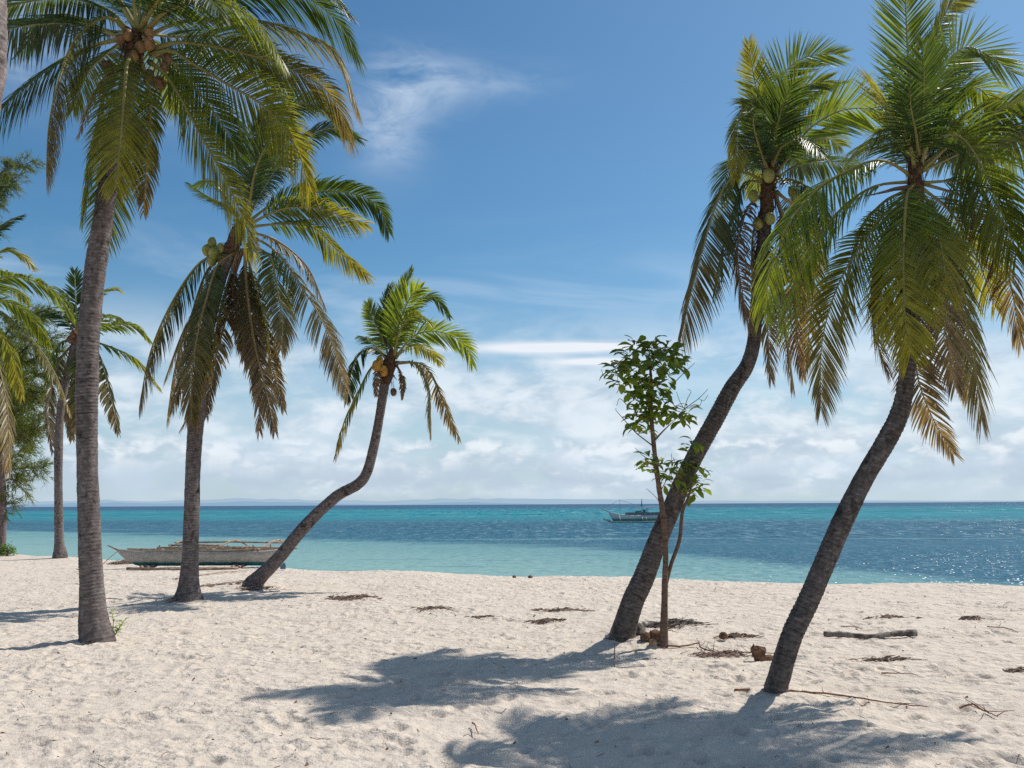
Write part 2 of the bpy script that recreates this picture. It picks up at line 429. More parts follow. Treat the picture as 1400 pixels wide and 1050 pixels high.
wrp = t.new('ShaderNodeTexNoise'); wrp.inputs['Scale'].default_value = 5; t.l.new(o, wrp.inputs['Vector'])
wad = t.new('ShaderNodeVectorMath', operation='MULTIPLY_ADD'); t.l.new(wrp.outputs['Color'], wad.inputs[0]); wad.inputs[1].default_value = (.25, .25, 0); t.l.new(o, wad.inputs[2])
t.l.new(t.vscale(wad.outputs[0], 7, 9, 0), vd.inputs['Vector'])
vmask = t.sstep(t.noise(o, 1.1, 4, 0.6), 0.38, 0.6)
hh = t.math('ADD', t.math('ADD', t.math('MULTIPLY', n2, 0.55), t.math('MULTIPLY', n3, 0.08)), t.math('MULTIPLY', t.math('MULTIPLY', vd.outputs['Distance'], vmask), 1.1))
smooth_patch = t.maprange(t.sstep(t.noise(t.vscale(o, .7, 1.1, 1, (3, 3, 3)), 1.0, 4, 0.55), 0.40, 0.60), 0, 1, 0.6, 2.4)
hh = t.math('ADD', hh, t.math('MULTIPLY', t.noise(o, 7, 4, 0.5), smooth_patch))
principled(t, out, c, 0.95, 0.1, bump(t, hh, 1.0, 0.032))
sand = mesh_obj('sand', np.stack([X.ravel(), Y.ravel(), Z.ravel()], 1), fc, m, smooth=True)
tag(sand, kind='structure')

# ------------------------------------------------------------------ sea
m, t, out = material('sea_water')
tcn = t.new('ShaderNodeTexCoord'); o = tcn.outputs['Object']
sp = t.new('ShaderNodeSeparateXYZ'); t.l.new(o, sp.inputs[0]); wx, wy = sp.outputs[0], sp.outputs[1]
na = t.noise(t.vscale(o, 0.02, 0.05, 1), 1.0, 7, 0.62, 0.6)
nb = t.noise(t.vscale(o, 0.006, 0.02, 1), 1.0, 7, 0.6, 0.4)
nc_ = t.noise(t.vscale(o, 0.10, 0.22, 1), 1.0, 6, 0.65, 0.5)
nbig = t.noise(t.vscale(o, 0.0012, 0.006, 1), 1.0, 6, 0.6, 0.4)
xp = t.math('MAXIMUM', wx, 0.0)
q = t.math('ADD', t.math('ADD', wy, t.math('MULTIPLY', wx, 0.75)), t.math('MULTIPLY', t.math('MULTIPLY', xp, xp), 0.085))
q = t.math('ADD', q, t.math('MULTIPLY', t.math('SUBTRACT', nc_, 0.5), 14.0))
q = t.math('ADD', q, t.math('MULTIPLY', t.math('SUBTRACT', na, 0.5), 16.0))
reef_in = t.sstep(q, 55.0, 65.0)
yo = t.math('ADD', wy, t.math('MULTIPLY', t.math('SUBTRACT', nb, 0.5), 170.0))
reef_out = t.sstep(t.math('ADD', yo, t.math('MULTIPLY', wx, 0.2)), 185.0, 125.0)
reef = t.math('MULTIPLY', reef_in, reef_out)
streak = t.sstep(t.noise(t.vscale(o, 0.012, 0.07, 1, (3, 8, 0)), 1.0, 6, 0.6, 0.5), 0.60, 0.68)
reef = t.math('MULTIPLY', reef, t.math('SUBTRACT', 1.0, t.math('MULTIPLY', streak, 0.75)))
deep = t.sstep(t.math('ADD', wy, t.math('MULTIPLY', t.math('SUBTRACT', nbig, 0.5), 900.0)), 420.0, 760.0)
shallow = t.mix(t.sstep(q, 30.0, 58.0), (0.215, 0.365, 0.345), (0.14, 0.29, 0.30))
far_turq = t.mix(t.sstep(nb, 0.35, 0.65), (0.018, 0.225, 0.265), (0.014, 0.165, 0.22))
c = t.mix(t.sstep(wy, 95.0, 160.0), shallow, far_turq)
# weed patches and ripple shading in the shallows
c = t.mix(t.math('MULTIPLY', t.sstep(t.noise(t.vscale(o, 0.16, 0.5, 1, (1, 1, 1)), 1.0, 6, 0.6, 0.3), 0.60, 0.66), 0.45), c, (0.03, 0.17, 0.22))
c = t.mix(reef, c, t.mix(na, (0.020, 0.090, 0.150), (0.038, 0.145, 0.200)))
c = t.mix(deep, c, (0.028, 0.095, 0.175))
# ripple shade and pale sky sheen painted into the colour, at many scales
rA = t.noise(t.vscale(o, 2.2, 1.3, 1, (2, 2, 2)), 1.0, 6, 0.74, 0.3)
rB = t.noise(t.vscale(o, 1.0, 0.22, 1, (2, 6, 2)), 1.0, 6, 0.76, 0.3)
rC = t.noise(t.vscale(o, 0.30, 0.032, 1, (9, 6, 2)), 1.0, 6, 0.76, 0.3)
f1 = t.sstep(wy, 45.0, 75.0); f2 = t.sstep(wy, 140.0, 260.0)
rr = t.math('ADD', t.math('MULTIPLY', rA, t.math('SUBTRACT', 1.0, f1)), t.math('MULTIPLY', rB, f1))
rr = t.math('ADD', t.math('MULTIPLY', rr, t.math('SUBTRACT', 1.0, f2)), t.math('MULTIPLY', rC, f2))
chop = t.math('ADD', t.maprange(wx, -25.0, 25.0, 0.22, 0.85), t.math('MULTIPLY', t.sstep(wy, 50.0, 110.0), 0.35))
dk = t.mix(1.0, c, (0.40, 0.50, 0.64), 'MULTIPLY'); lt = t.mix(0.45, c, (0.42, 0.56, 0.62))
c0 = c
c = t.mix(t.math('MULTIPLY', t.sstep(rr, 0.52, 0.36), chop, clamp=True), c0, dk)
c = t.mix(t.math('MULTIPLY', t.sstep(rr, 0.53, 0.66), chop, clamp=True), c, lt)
# whitecaps
wc = t.noise(t.vscale(o, 0.16, 0.045, 1, (5, 5, 5)), 1.0, 6, 0.75, 0.2)
wcm = t.math('MULTIPLY', t.sstep(wc, 0.70, 0.73), t.sstep(wy, 60.0, 120.0))
c = t.mix(wcm, c, (0.75, 0.8, 0.82))
def facets(sx, sy, amp, off):
    """small wave faces, each with its own tilt"""
    nd = t.new('ShaderNodeTexVoronoi'); t.l.new(t.vscale(o, sx, sy, 1, off), nd.inputs['Vector']); nd.inputs['Scale'].default_value = 1
    v = t.new('ShaderNodeVectorMath', operation='SUBTRACT'); t.l.new(nd.outputs['Color'], v.inputs[0]); v.inputs[1].default_value = (.5, .5, .5)
    m_ = t.new('ShaderNodeVectorMath', operation='MULTIPLY'); t.l.new(v.outputs[0], m_.inputs[0]); m_.inputs[1].default_value = (amp * 0.85, amp * 1.35, 0)
    return m_.outputs[0]
fa = t.mix(f1, facets(24, 9.0, 1.0, (0, 0, 0)), facets(11.0, 1.5, 1.0, (4, 1, 3)))
fb = t.mix(f2, fa, facets(1.6, 0.10, 1.0, (2, 1, 7)))
vb = t.new('ShaderNodeVectorMath', operation='ADD'); t.l.new(fb, vb.inputs[0]); vb.inputs[1].default_value = (0, 0, 1)
vn = t.new('ShaderNodeVectorMath', operation='NORMALIZE'); t.l.new(vb.outputs[0], vn.inputs[0]); wn = vn.outputs[0]
p = principled(t, None, c, 0.9, 0.0, None)
g = t.new('ShaderNodeBsdfGlossy'); g.inputs['Roughness'].default_value = 0.12; t.l.new(wn, g.inputs['Normal'])
fr = t.new('ShaderNodeFresnel'); fr.inputs['IOR'].default_value = 1.33; t.l.new(wn, fr.inputs['Normal'])
mx = t.new('ShaderNodeMixShader'); t.l.new(t.math('MINIMUM', t.math('MULTIPLY', fr.outputs[0], 0.9), 0.22), mx.inputs[0])
t.l.new(p.outputs[0], mx.inputs[1]); t.l.new(g.outputs[0], mx.inputs[2]); t.l.new(mx.outputs[0], out.inputs[0])
R = 40000.0
sea = mesh_obj('sea', [(-R, -R * .3, SEA_Z), (R, -R * .3, SEA_Z), (R, R, SEA_Z), (-R, R, SEA_Z)], [(0, 1, 2, 3)], m, origin=(0, 0, SEA_Z))
tag(sea, kind='structure')

# ------------------------------------------------------------------ hazy hills beyond the sea
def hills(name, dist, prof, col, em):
    m, t, out = material('haze_glow_' + name)
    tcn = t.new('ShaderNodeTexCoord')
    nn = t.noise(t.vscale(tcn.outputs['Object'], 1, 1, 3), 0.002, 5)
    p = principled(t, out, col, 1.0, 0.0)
    ec = t.mix(nn, em, tuple(x * 0.94 for x in em)); t.l.new(ec, p.inputs['Emission Color']); p.inputs['Emission Strength'].default_value = 1.0   # aerial haze put in as a glow of the hills themselves
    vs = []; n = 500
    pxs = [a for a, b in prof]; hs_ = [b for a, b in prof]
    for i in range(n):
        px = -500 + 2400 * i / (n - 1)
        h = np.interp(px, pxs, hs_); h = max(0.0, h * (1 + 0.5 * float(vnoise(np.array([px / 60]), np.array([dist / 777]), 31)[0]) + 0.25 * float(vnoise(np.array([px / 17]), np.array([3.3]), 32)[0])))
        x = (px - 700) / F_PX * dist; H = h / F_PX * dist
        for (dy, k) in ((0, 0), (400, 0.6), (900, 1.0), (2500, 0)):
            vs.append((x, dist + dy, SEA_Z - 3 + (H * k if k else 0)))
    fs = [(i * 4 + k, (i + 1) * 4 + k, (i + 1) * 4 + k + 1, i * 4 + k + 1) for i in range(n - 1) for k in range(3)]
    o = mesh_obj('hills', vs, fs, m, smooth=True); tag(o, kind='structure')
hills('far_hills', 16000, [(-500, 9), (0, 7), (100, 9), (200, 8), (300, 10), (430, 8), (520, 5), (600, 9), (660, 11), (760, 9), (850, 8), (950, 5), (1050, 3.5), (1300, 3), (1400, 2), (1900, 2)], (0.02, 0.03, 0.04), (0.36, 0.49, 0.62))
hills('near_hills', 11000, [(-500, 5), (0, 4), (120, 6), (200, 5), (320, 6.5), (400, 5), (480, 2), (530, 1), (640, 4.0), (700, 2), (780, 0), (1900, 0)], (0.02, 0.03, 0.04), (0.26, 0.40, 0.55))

# ------------------------------------------------------------------ palms
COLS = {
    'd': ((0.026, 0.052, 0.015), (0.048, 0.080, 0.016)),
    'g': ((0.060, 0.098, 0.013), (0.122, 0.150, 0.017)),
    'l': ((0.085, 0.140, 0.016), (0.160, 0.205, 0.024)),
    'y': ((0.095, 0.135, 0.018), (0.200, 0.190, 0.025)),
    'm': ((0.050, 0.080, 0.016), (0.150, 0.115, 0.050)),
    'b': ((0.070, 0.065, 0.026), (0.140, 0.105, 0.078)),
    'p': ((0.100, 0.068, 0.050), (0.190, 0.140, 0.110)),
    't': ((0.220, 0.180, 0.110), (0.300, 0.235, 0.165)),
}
def frond(parent, origin, P3, style='g', roll=0.0, fold=-0.25, L=0.6, droop=0.35, spacing=0.021, width=0.011, ribr=0.022, name='frond', bare=0.13, rib=True, fwd=0.0, tipcol=None, sparse=0.0):
    P, length = spline(P3, 48)
    T, S, N = frames(P)
    tws = roll + RNG.uniform(-.45, .45) * np.linspace(0, 1, len(P)) ** 1.3; L = L * RNG.uniform(.92, 1.1)
    ca, sa = np.cos(tws)[:, None], np.sin(tws)[:, None]
    S, N = S * ca + N * sa, N * ca - S * sa
    n = max(14, int(length * (1 - bare) / spacing))
    t0 = np.repeat(np.linspace(bare, 0.995, n), 2); side = np.tile([1.0, -1.0], n)
    t0 = t0 + RNG.normal(0, 0.25 / n, len(t0)); t0 = np.clip(t0, bare, 0.998)
    gap = np.interp(t0 * 22 + (side > 0) * 60, np.arange(120), RNG.random(120))
    k = (gap > 0.10 + 0.06 * (style in 'bptm')) | (RNG.random(len(t0)) < .25); t0 = t0[k]; side = side[k]
    if sparse > 0:
        k = RNG.random(len(t0)) > sparse; t0 = t0[k]; side = side[k]
    # wind-torn gaps: whole runs of leaflets lean together
    mess = {'b': 2.2, 'p': 2.8, 't': 2.4, 'm': 1.6}.get(style, 1.0)
    lean = np.interp(t0 * 14 + (side > 0) * 40, np.arange(80), RNG.normal(0, 0.10 * mess, 80))
    u = t0 * 47; i = np.clip(u.astype(int), 0, 46); f = (u - i)[:, None]
    P0 = P[i] * (1 - f) + P[i + 1] * f; T0 = norm(T[i] * (1 - f) + T[i + 1] * f); S0 = norm(S[i] * (1 - f) + S[i + 1] * f); N0 = norm(N[i] * (1 - f) + N[i + 1] * f)
    tt = (t0 - bare) / (1 - bare)
    prof = np.interp(tt, [0, .06, .22, .5, .8, .93, 1], [.35, .62, .95, 1.0, .78, .55, .38])
    Ln = L * prof * RNG.uniform(0.86, 1.08, len(t0)) * np.where(RNG.random(len(t0)) < 0.05, RNG.uniform(.4, .8, len(t0)), 1)
    a = np.interp(tt, [0, .3, .7, 1], [0.55, 0.9, 1.25, 2.8]) + fwd + lean + RNG.normal(0, .06 * mess, len(t0))
    D = T0 * a[:, None] + S0 * side[:, None] + N0 * (fold + RNG.normal(0, .07 * mess, len(t0)))[:, None]
    D = norm(D)
    K = 5
    rows = []; pos = P0.copy(); d = D.copy(); seg = (Ln / (K - 1))[:, None]
    wdir = norm(np.cross(d, N0))
    tw = RNG.normal(0, .35, len(t0))[:, None]
    wdir = norm(wdir + N0 * tw); fdir = norm(np.cross(wdir, d))
    wpr = [0.45, 1.0, 0.95, 0.62, 0.06]
    W = (width * np.interp(tt, [0, .3, .8, 1], [.8, 1.05, .9, .6]) * RNG.uniform(.85, 1.15, len(t0)))[:, None]
    dr = (droop * RNG.uniform(1 - .3 * mess, 1 + .4 * mess, len(t0)) * (0.5 + 0.6 * Ln / max(L, .01)))[:, None]
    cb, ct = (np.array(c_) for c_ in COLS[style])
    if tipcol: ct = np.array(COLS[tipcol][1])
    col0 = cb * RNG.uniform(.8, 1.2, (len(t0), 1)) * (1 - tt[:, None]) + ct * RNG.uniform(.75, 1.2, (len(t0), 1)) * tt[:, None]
    # neighbouring leaflets dry out together
    dryp = np.interp(t0 * 9 + (side > 0) * 25, np.arange(60), RNG.random(60))
    amt = {'d': .06, 'g': .10, 'l': .04, 'y': .14, 'm': .36, 'b': .65, 'p': .95, 't': 1.0}[style]
    dry = np.clip((dryp * 0.6 + RNG.random(len(t0)) * 0.4 < amt * (0.35 + 0.75 * tt)), 0, 1)
    drycol = np.where(RNG.random((len(t0), 1)) < .5, np.array([[0.17, 0.135, 0.08]]), np.array([[0.115, 0.085, 0.065]]))
    cols = []
    for k in range(K):
        w_ = W * wpr[k]
        rows.append(np.stack([pos - wdir * w_, pos - fdir * w_ * 0.45, pos + wdir * w_], 1))
        f_ = np.clip(dry[:, None] * (0.15 + 0.35 * k) + 0.10 * (k >= 4), 0, 1) if style not in 'pt' else 0.0
        cc = col0 * (1 - f_) + drycol * f_
        cols.append(np.repeat(cc[:, None, :], 3, 1))
        pos = pos + d * seg
        d = norm(d + np.array([0.03, 0, -1.0]) * dr * (0.15 + 0.42 * k))
    V = np.stack(rows, 1)            # leaflet, K, 3, xyz
    Cc = np.stack(cols, 1)
    m_ = len(t0); base = (np.arange(m_) * K * 3)[:, None]
    fl = []
    for k in range(K - 1):
        for j in range(2):
            fl.append(np.stack([base[:, 0] + k * 3 + j, base[:, 0] + k * 3 + j + 1, base[:, 0] + (k + 1) * 3 + j + 1, base[:, 0] + (k + 1) * 3 + j], 1))
    F = np.concatenate(fl, 0)
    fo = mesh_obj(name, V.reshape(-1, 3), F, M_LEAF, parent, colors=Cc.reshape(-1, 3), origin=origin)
    if rib:
        mb = MB(); r = np.interp(np.linspace(0, 1, 48), [0, .04, .12, .5, 1], [ribr * 1.7, ribr * 1.25, ribr, ribr * .6, ribr * .14])
        rc = np.array([0.30, 0.27, 0.085]) if style in 'dgly' else (np.array([0.30, 0.23, 0.11]) if style in 'mb' else np.array([0.22, 0.14, 0.10]))
        mb.tube(P[::2], r[::2], 5, c=rc, squash=0.75)
        mb.build('midrib', M_RIB, fo, smooth=True, colors=True, origin=origin)
    return fo

def trunk(parent, origin, pts, mat, scar=0.045, flare=True, rough=0.03, tint=(1, 1, 1), roots=True):
    """pts: (x,y,z,radius) list"""
    arr, length = spline(pts, max(40, int(4 * 1.0)))
    n = int(length / 0.012); sides = 28
    arr, _ = spline(pts, n)
    P, Rr = arr[:, :3], arr[:, 3]
    T, S, N = frames(P, np.array([1.0, 0, 0]))
    s = np.linspace(0, length, n)
    wob = np.cumsum(RNG.normal(0, .002, n)); ring_s = s + 0.05 * vnoise(s * 3, s * 0 + 1.5, 41) + 0.012 * vnoise(s * 14, s * 0 + 7.5, 41)
    ph = (ring_s / scar) % 1.0
    ring = np.where(ph < 0.25, ph / 0.25, 1 - (ph - 0.25) / 0.75)
    a = np.arange(sides) * 2 * pi / sides
    A, Sg = np.meshgrid(a, s)
    lump = vnoise(A / (2 * pi) * 8 + 5, Sg * 2.2, 43) * 0.0 + vnoise(np.cos(A) * 1.6 + 20, np.sin(A) * 1.6 + Sg * 2.4 + 30, 44)
    lump2 = vnoise(np.cos(A) * 5 + 20, np.sin(A) * 5 + Sg * 22 + 30, 45)
    rstr = np.clip(0.45 + 1.3 * vnoise(s * 2.1, s * 0 + 3.5, 47), 0.05, 1.2)[:, None]
    rad = Rr[:, None] * (1 + rough * 2.6 * lump + rough * 2.4 * lump2) + 0.011 * ring[:, None] * rstr
    if flare:
        k = np.exp(-Sg / 0.22)
        rad *= 1 + k * 0.22 * (np.sin(A * 5 + 1.0) * .35 + np.sin(A * 3 + 2.2) * .35 + lump)
    V = P[:, None, :] + S[:, None, :] * (np.cos(A) * rad)[..., None] + N[:, None, :] * (np.sin(A) * rad)[..., None]
    tint = np.array(tint)
    shade = (0.80 + 0.34 * (ring[:, None] - .2) * (.5 + rstr) - 0.30 * np.exp(-(ph[:, None] / .10) ** 2) * rstr) * (0.92 + 0.6 * lump2) * (1 + 0.5 * vnoise(np.cos(A) * 2 + 9, np.sin(A) * 2 + Sg * 1.3 + 8, 48))
    C_ = shade[..., None] * tint
    idx = np.arange(n * sides).reshape(n, sides); nx = np.roll(idx, -1, axis=1)
    F = np.stack([idx[:-1].ravel(), nx[:-1].ravel(), nx[1:].ravel(), idx[1:].ravel()], 1)
    return mesh_obj('trunk', V.reshape(-1, 3), F, mat, parent, smooth=True, colors=C_.reshape(-1, 3), origin=origin)

def palm(name, label, base_px, Y, tpts, heart, fronds, mat=None, nuts=(), group=None, L=0.6, rough=.03, spacing=0.021, width=0.0115, ribr=0.022, crown_r=0.13, fibre=True, scar=.045, cat='palm tree', tint=(1,1,1)):
    """tpts: (px, py, width_px, dY) from the base up"""
    if base_px is not None:
        b = gpt(*base_px); Y = b[1]
    else: b = at(tpts[0][0], tpts[0][1], Y)
    root = empty('coconut_palm', b); tag(root, label, cat, group)
    ppm = F_PX / Y
    pts = []
    for i, (px, py, wpx, dy) in enumerate(tpts):
        p = at(px, py, Y + dy); r = wpx / ppm / 2
        if i == 0:
            pts.append((p[0], p[1], p[2] - 0.25, r * 1.12))
        pts.append((p[0], p[1], p[2], r))
    trunk(root, b, pts, mat or M_BARK, rough=rough, scar=scar, tint=tint)
    hx, hy, hd = heart
    if fibre:
        # fibrous crown base with old leaf stubs
        mb = MB(); top = Vector(pts[-1][:3]); hp = at(hx, hy, Y + hd)
        ax = np.linspace(0, 1, 9)[:, None]
        PP = np.array(top) * (1 - ax) + hp * ax
        mb.tube(PP, np.interp(ax[:, 0], [0, .25, .6, 1], [pts[-1][3] * 1.05, crown_r, crown_r * .95, crown_r * .35]), 12, jitter=.22)
        for _ in range(26):
            a = random.uniform(0, 2 * pi); k = random.uniform(.05, .9); p0 = PP[0] * (1 - k) + PP[-1] * k
            d = np.array([cos(a), sin(a), random.uniform(-.5, .9)]); ln = random.uniform(.6, 1.9) * crown_r
            mb.tube([p0, p0 + d * ln * .6, p0 + d * ln + np.array([0, 0, -random.uniform(0, .08)])], [.022, .016, .004], 4)
        for _ in range(40):   # hanging strings and dry flower stalks
            a = random.uniform(0, 2 * pi); k = random.uniform(0, .8); p0 = PP[0] * (1 - k) + PP[-1] * k
            d = np.array([cos(a), sin(a), .2]) * crown_r * random.uniform(.8, 1.6)
            mb.tube([p0, p0 + d, p0 + d * 1.3 - np.array([0, 0, random.uniform(.1, .35)])], [.006, .005, .003], 3)
        mb.build('fibre_sheath', M_FIBRE, root, origin=b, smooth=True)
    for fr_ in fronds:
        pp, d, st = fr_[:3]; kw = dict(fr_[3]) if len(fr_) > 3 else {}
        n = len(pp)
        dd = d if isinstance(d, (list, tuple)) else [hd * (1 - i / (n - 1)) + d * (i / (n - 1)) ** 0.8 for i in range(n)]
        P3 = [at(x, y, Y + dd[i]) for i, (x, y) in enumerate(pp)]
        kw.setdefault('L', L); kw.setdefault('spacing', spacing); kw.setdefault('width', width); kw.setdefault('ribr', ribr)
        if 'roll' in kw: kw['roll'] = radians(kw['roll'])
        else: kw['roll'] = radians(random.uniform(-18, 18))
        frond(root, b, P3, st, name=kw.pop('name', 'dead_frond' if st in 'pt' else 'frond'), **kw)
    for (px, py, d, rpx, mt) in nuts:
        mb = MB(); r = rpx / ppm
        c = at(px, py, Y + d)
        mb.blob(c, (r * .90, r * .90, r * 1.14), 16, 10, 0.07, random.uniform(0, 3))
        mb.build('coconut', mt, root, smooth=True, origin=b)
    return root, b, Y

G = 'coconut palms on the beach'
# A: tall palm near the left
NO, NB, NG = M_NUT_O, M_NUT_B, M_NUT_G
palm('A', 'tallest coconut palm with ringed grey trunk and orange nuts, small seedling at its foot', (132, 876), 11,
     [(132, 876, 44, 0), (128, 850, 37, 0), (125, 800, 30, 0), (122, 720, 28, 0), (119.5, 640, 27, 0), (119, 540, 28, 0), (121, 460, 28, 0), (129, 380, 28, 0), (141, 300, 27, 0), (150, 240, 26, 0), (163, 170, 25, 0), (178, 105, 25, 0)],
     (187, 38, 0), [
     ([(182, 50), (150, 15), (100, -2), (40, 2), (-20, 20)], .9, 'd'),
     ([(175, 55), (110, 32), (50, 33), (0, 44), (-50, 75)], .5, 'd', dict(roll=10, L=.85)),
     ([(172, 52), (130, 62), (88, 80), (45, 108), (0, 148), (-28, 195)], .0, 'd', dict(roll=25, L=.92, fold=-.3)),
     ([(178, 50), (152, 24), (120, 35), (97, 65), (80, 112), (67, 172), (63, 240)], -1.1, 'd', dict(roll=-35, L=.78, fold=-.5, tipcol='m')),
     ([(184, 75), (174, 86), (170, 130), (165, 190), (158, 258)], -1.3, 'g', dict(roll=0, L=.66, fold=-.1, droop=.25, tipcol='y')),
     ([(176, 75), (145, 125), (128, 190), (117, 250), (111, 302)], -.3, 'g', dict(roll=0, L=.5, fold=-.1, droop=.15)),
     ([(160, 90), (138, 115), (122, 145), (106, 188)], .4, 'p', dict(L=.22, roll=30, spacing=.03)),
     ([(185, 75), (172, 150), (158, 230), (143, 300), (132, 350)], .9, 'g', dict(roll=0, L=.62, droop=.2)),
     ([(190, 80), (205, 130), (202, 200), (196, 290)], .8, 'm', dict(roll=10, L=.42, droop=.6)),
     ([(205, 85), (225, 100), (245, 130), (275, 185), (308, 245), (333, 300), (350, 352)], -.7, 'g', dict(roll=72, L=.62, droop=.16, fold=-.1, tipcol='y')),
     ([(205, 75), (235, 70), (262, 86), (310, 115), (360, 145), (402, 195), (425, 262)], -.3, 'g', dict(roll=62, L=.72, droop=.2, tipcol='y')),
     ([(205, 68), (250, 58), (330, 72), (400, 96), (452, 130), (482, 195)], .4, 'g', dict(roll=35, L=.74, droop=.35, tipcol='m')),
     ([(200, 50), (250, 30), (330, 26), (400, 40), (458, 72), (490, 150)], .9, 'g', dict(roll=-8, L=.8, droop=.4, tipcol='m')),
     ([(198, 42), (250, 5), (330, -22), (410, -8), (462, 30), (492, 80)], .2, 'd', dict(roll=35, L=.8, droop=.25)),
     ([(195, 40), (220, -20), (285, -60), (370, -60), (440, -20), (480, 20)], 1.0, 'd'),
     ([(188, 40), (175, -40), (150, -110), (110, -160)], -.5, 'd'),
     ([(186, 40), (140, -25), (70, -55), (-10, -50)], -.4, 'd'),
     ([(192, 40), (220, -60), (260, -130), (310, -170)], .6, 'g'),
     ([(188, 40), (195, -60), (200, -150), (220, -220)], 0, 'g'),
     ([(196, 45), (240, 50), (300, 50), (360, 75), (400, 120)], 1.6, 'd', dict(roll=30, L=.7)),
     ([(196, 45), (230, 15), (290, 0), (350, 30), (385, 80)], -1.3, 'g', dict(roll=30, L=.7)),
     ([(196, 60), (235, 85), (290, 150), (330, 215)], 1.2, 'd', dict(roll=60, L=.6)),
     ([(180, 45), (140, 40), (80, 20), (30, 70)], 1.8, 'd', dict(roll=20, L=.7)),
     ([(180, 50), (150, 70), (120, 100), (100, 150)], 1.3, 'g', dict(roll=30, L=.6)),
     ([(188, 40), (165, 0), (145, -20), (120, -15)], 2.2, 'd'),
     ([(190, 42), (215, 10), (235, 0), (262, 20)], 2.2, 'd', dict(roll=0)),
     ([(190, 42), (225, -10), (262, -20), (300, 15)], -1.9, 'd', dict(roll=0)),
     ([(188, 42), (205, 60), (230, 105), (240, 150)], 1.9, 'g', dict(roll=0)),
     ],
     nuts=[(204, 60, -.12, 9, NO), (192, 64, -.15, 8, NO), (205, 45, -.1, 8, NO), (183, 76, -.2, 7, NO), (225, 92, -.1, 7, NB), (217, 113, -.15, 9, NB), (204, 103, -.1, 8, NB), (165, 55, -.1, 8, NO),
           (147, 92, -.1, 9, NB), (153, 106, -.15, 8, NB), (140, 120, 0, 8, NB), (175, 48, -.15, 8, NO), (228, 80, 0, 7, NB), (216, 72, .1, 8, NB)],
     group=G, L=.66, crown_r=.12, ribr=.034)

# B: second palm
palm('B', 'coconut palm with a heavy skirt of browned fronds, standing before the beached boat', (258, 819), 16.6,
     [(257, 819, 38, 0), (258, 800, 27, 0), (260, 760, 21, 0), (262, 700, 20, 0), (264, 640, 20, 0), (268, 580, 20, 0), (275, 510, 19, 0), (286, 440, 18, 0), (300, 385, 17, 0), (312, 350, 17, 0)],
     (334, 296, 0), [
     ([(336, 305), (356, 230), (372, 175), (398, 146), (435, 140), (475, 175)], .9, 'd', dict(roll=50, L=.7)),
     ([(338, 300), (370, 240), (410, 195), (450, 175), (492, 190)], 1.2, 'd', dict(roll=45, L=.65)),
     ([(338, 300), (350, 230), (372, 190), (400, 175), (420, 200)], -.9, 'd', dict(roll=15)),
     ([(334, 300), (335, 240), (345, 190), (372, 150)], .6, 'd'),
     ([(334, 300), (345, 260), (375, 225), (400, 215)], 2.0, 'd'),
     ([(332, 305), (310, 282), (283, 268), (257, 250)], 1.4, 'd', dict(L=.34, roll=-20)),
     ([(332, 305), (315, 280), (295, 250), (262, 255)], .9, 'd', dict(L=.3, roll=-20, spacing=.04)),
     ([(340, 303), (380, 275), (430, 263), (480, 264), (515, 280), (532, 318)], .2, 'd', dict(roll=35, fold=-.3, L=.7)),
     ([(342, 306), (385, 286), (430, 284), (470, 296), (500, 305)], -.5, 'g', dict(roll=30, L=.62, tipcol='y')),
     ([(345, 310), (390, 306), (430, 312), (465, 345), (506, 379)], .5, 'g', dict(roll=20, L=.62, tipcol='y', fold=-.4)),
     ([(342, 322), (378, 345), (418, 400), (450, 460), (476, 540)], .4, 'm', dict(roll=-50, L=.66, fold=-.5, tipcol='t')),
     ([(345, 318), (380, 330), (420, 365), (445, 420)], 1.2, 'b', dict(roll=-25, L=.5, fold=-.5)),
     ([(315, 345), (275, 358), (236, 412), (206, 480), (190, 556)], .2, 'd', dict(roll=50, L=.8, fold=-.5, tipcol='m')),
     ([(318, 345), (285, 368), (262, 430), (240, 500), (228, 575)], .6, 'b', dict(roll=40, L=.62, fold=-.4, droop=.5)),
     ([(322, 345), (298, 362), (282, 410), (270, 460), (262, 520), (262, 578)], -1.2, 'm', dict(roll=0, L=.68, fold=-.2, droop=.5)),
     ([(338, 335), (368, 350), (380, 400), (386, 440), (384, 478)], -1.1, 'g', dict(roll=0, L=.66, fold=-.1, tipcol='m')),
     ([(335, 340), (338, 400), (348, 470), (365, 540), (376, 590)], -.6, 'b', dict(roll=0, L=.52, droop=.5)),
     ([(332, 340), (318, 400), (335, 460), (352, 520), (354, 592)], .6, 'p', dict(roll=0, L=.5, droop=.5)),
     ([(336, 340), (352, 400), (366, 450), (372, 520)], .2, 'm', dict(roll=0, L=.55, droop=.4)),
     ([(322, 342), (286, 400), (252, 450), (225, 520)], 1.1, 'm', dict(roll=40, L=.5, droop=.4)),
     ([(318, 345), (292, 380), (262, 470), (236, 560)], -.6, 'm', dict(roll=20, L=.5, droop=.4)),
     ([(325, 342), (302, 420), (290, 480), (272, 540), (248, 585)], -.3, 'b', dict(roll=10, L=.45, droop=.6, tipcol='t')),
     ([(325, 342), (310, 430), (292, 500), (282, 570)], .7, 'b', dict(roll=10, L=.42, droop=.6)),
     ([(338, 340), (352, 420), (372, 500), (388, 560)], 1.0, 'b', dict(roll=10, L=.42, droop=.6)),
     ([(336, 340), (330, 440), (338, 500)], 1.2, 'p', dict(roll=10, L=.4, droop=.6)),
     ],
     nuts=[(290, 332, -.1, 7, NG), (283, 342, -.1, 7.5, NG), (292, 346, -.2, 8, NG), (301, 340, -.1, 7, NG), (290, 357, -.1, 7, NG), (300, 352, 0, 7, NG)], group=G, L=.62, crown_r=.13, ribr=.032, width=.0155, spacing=.025)

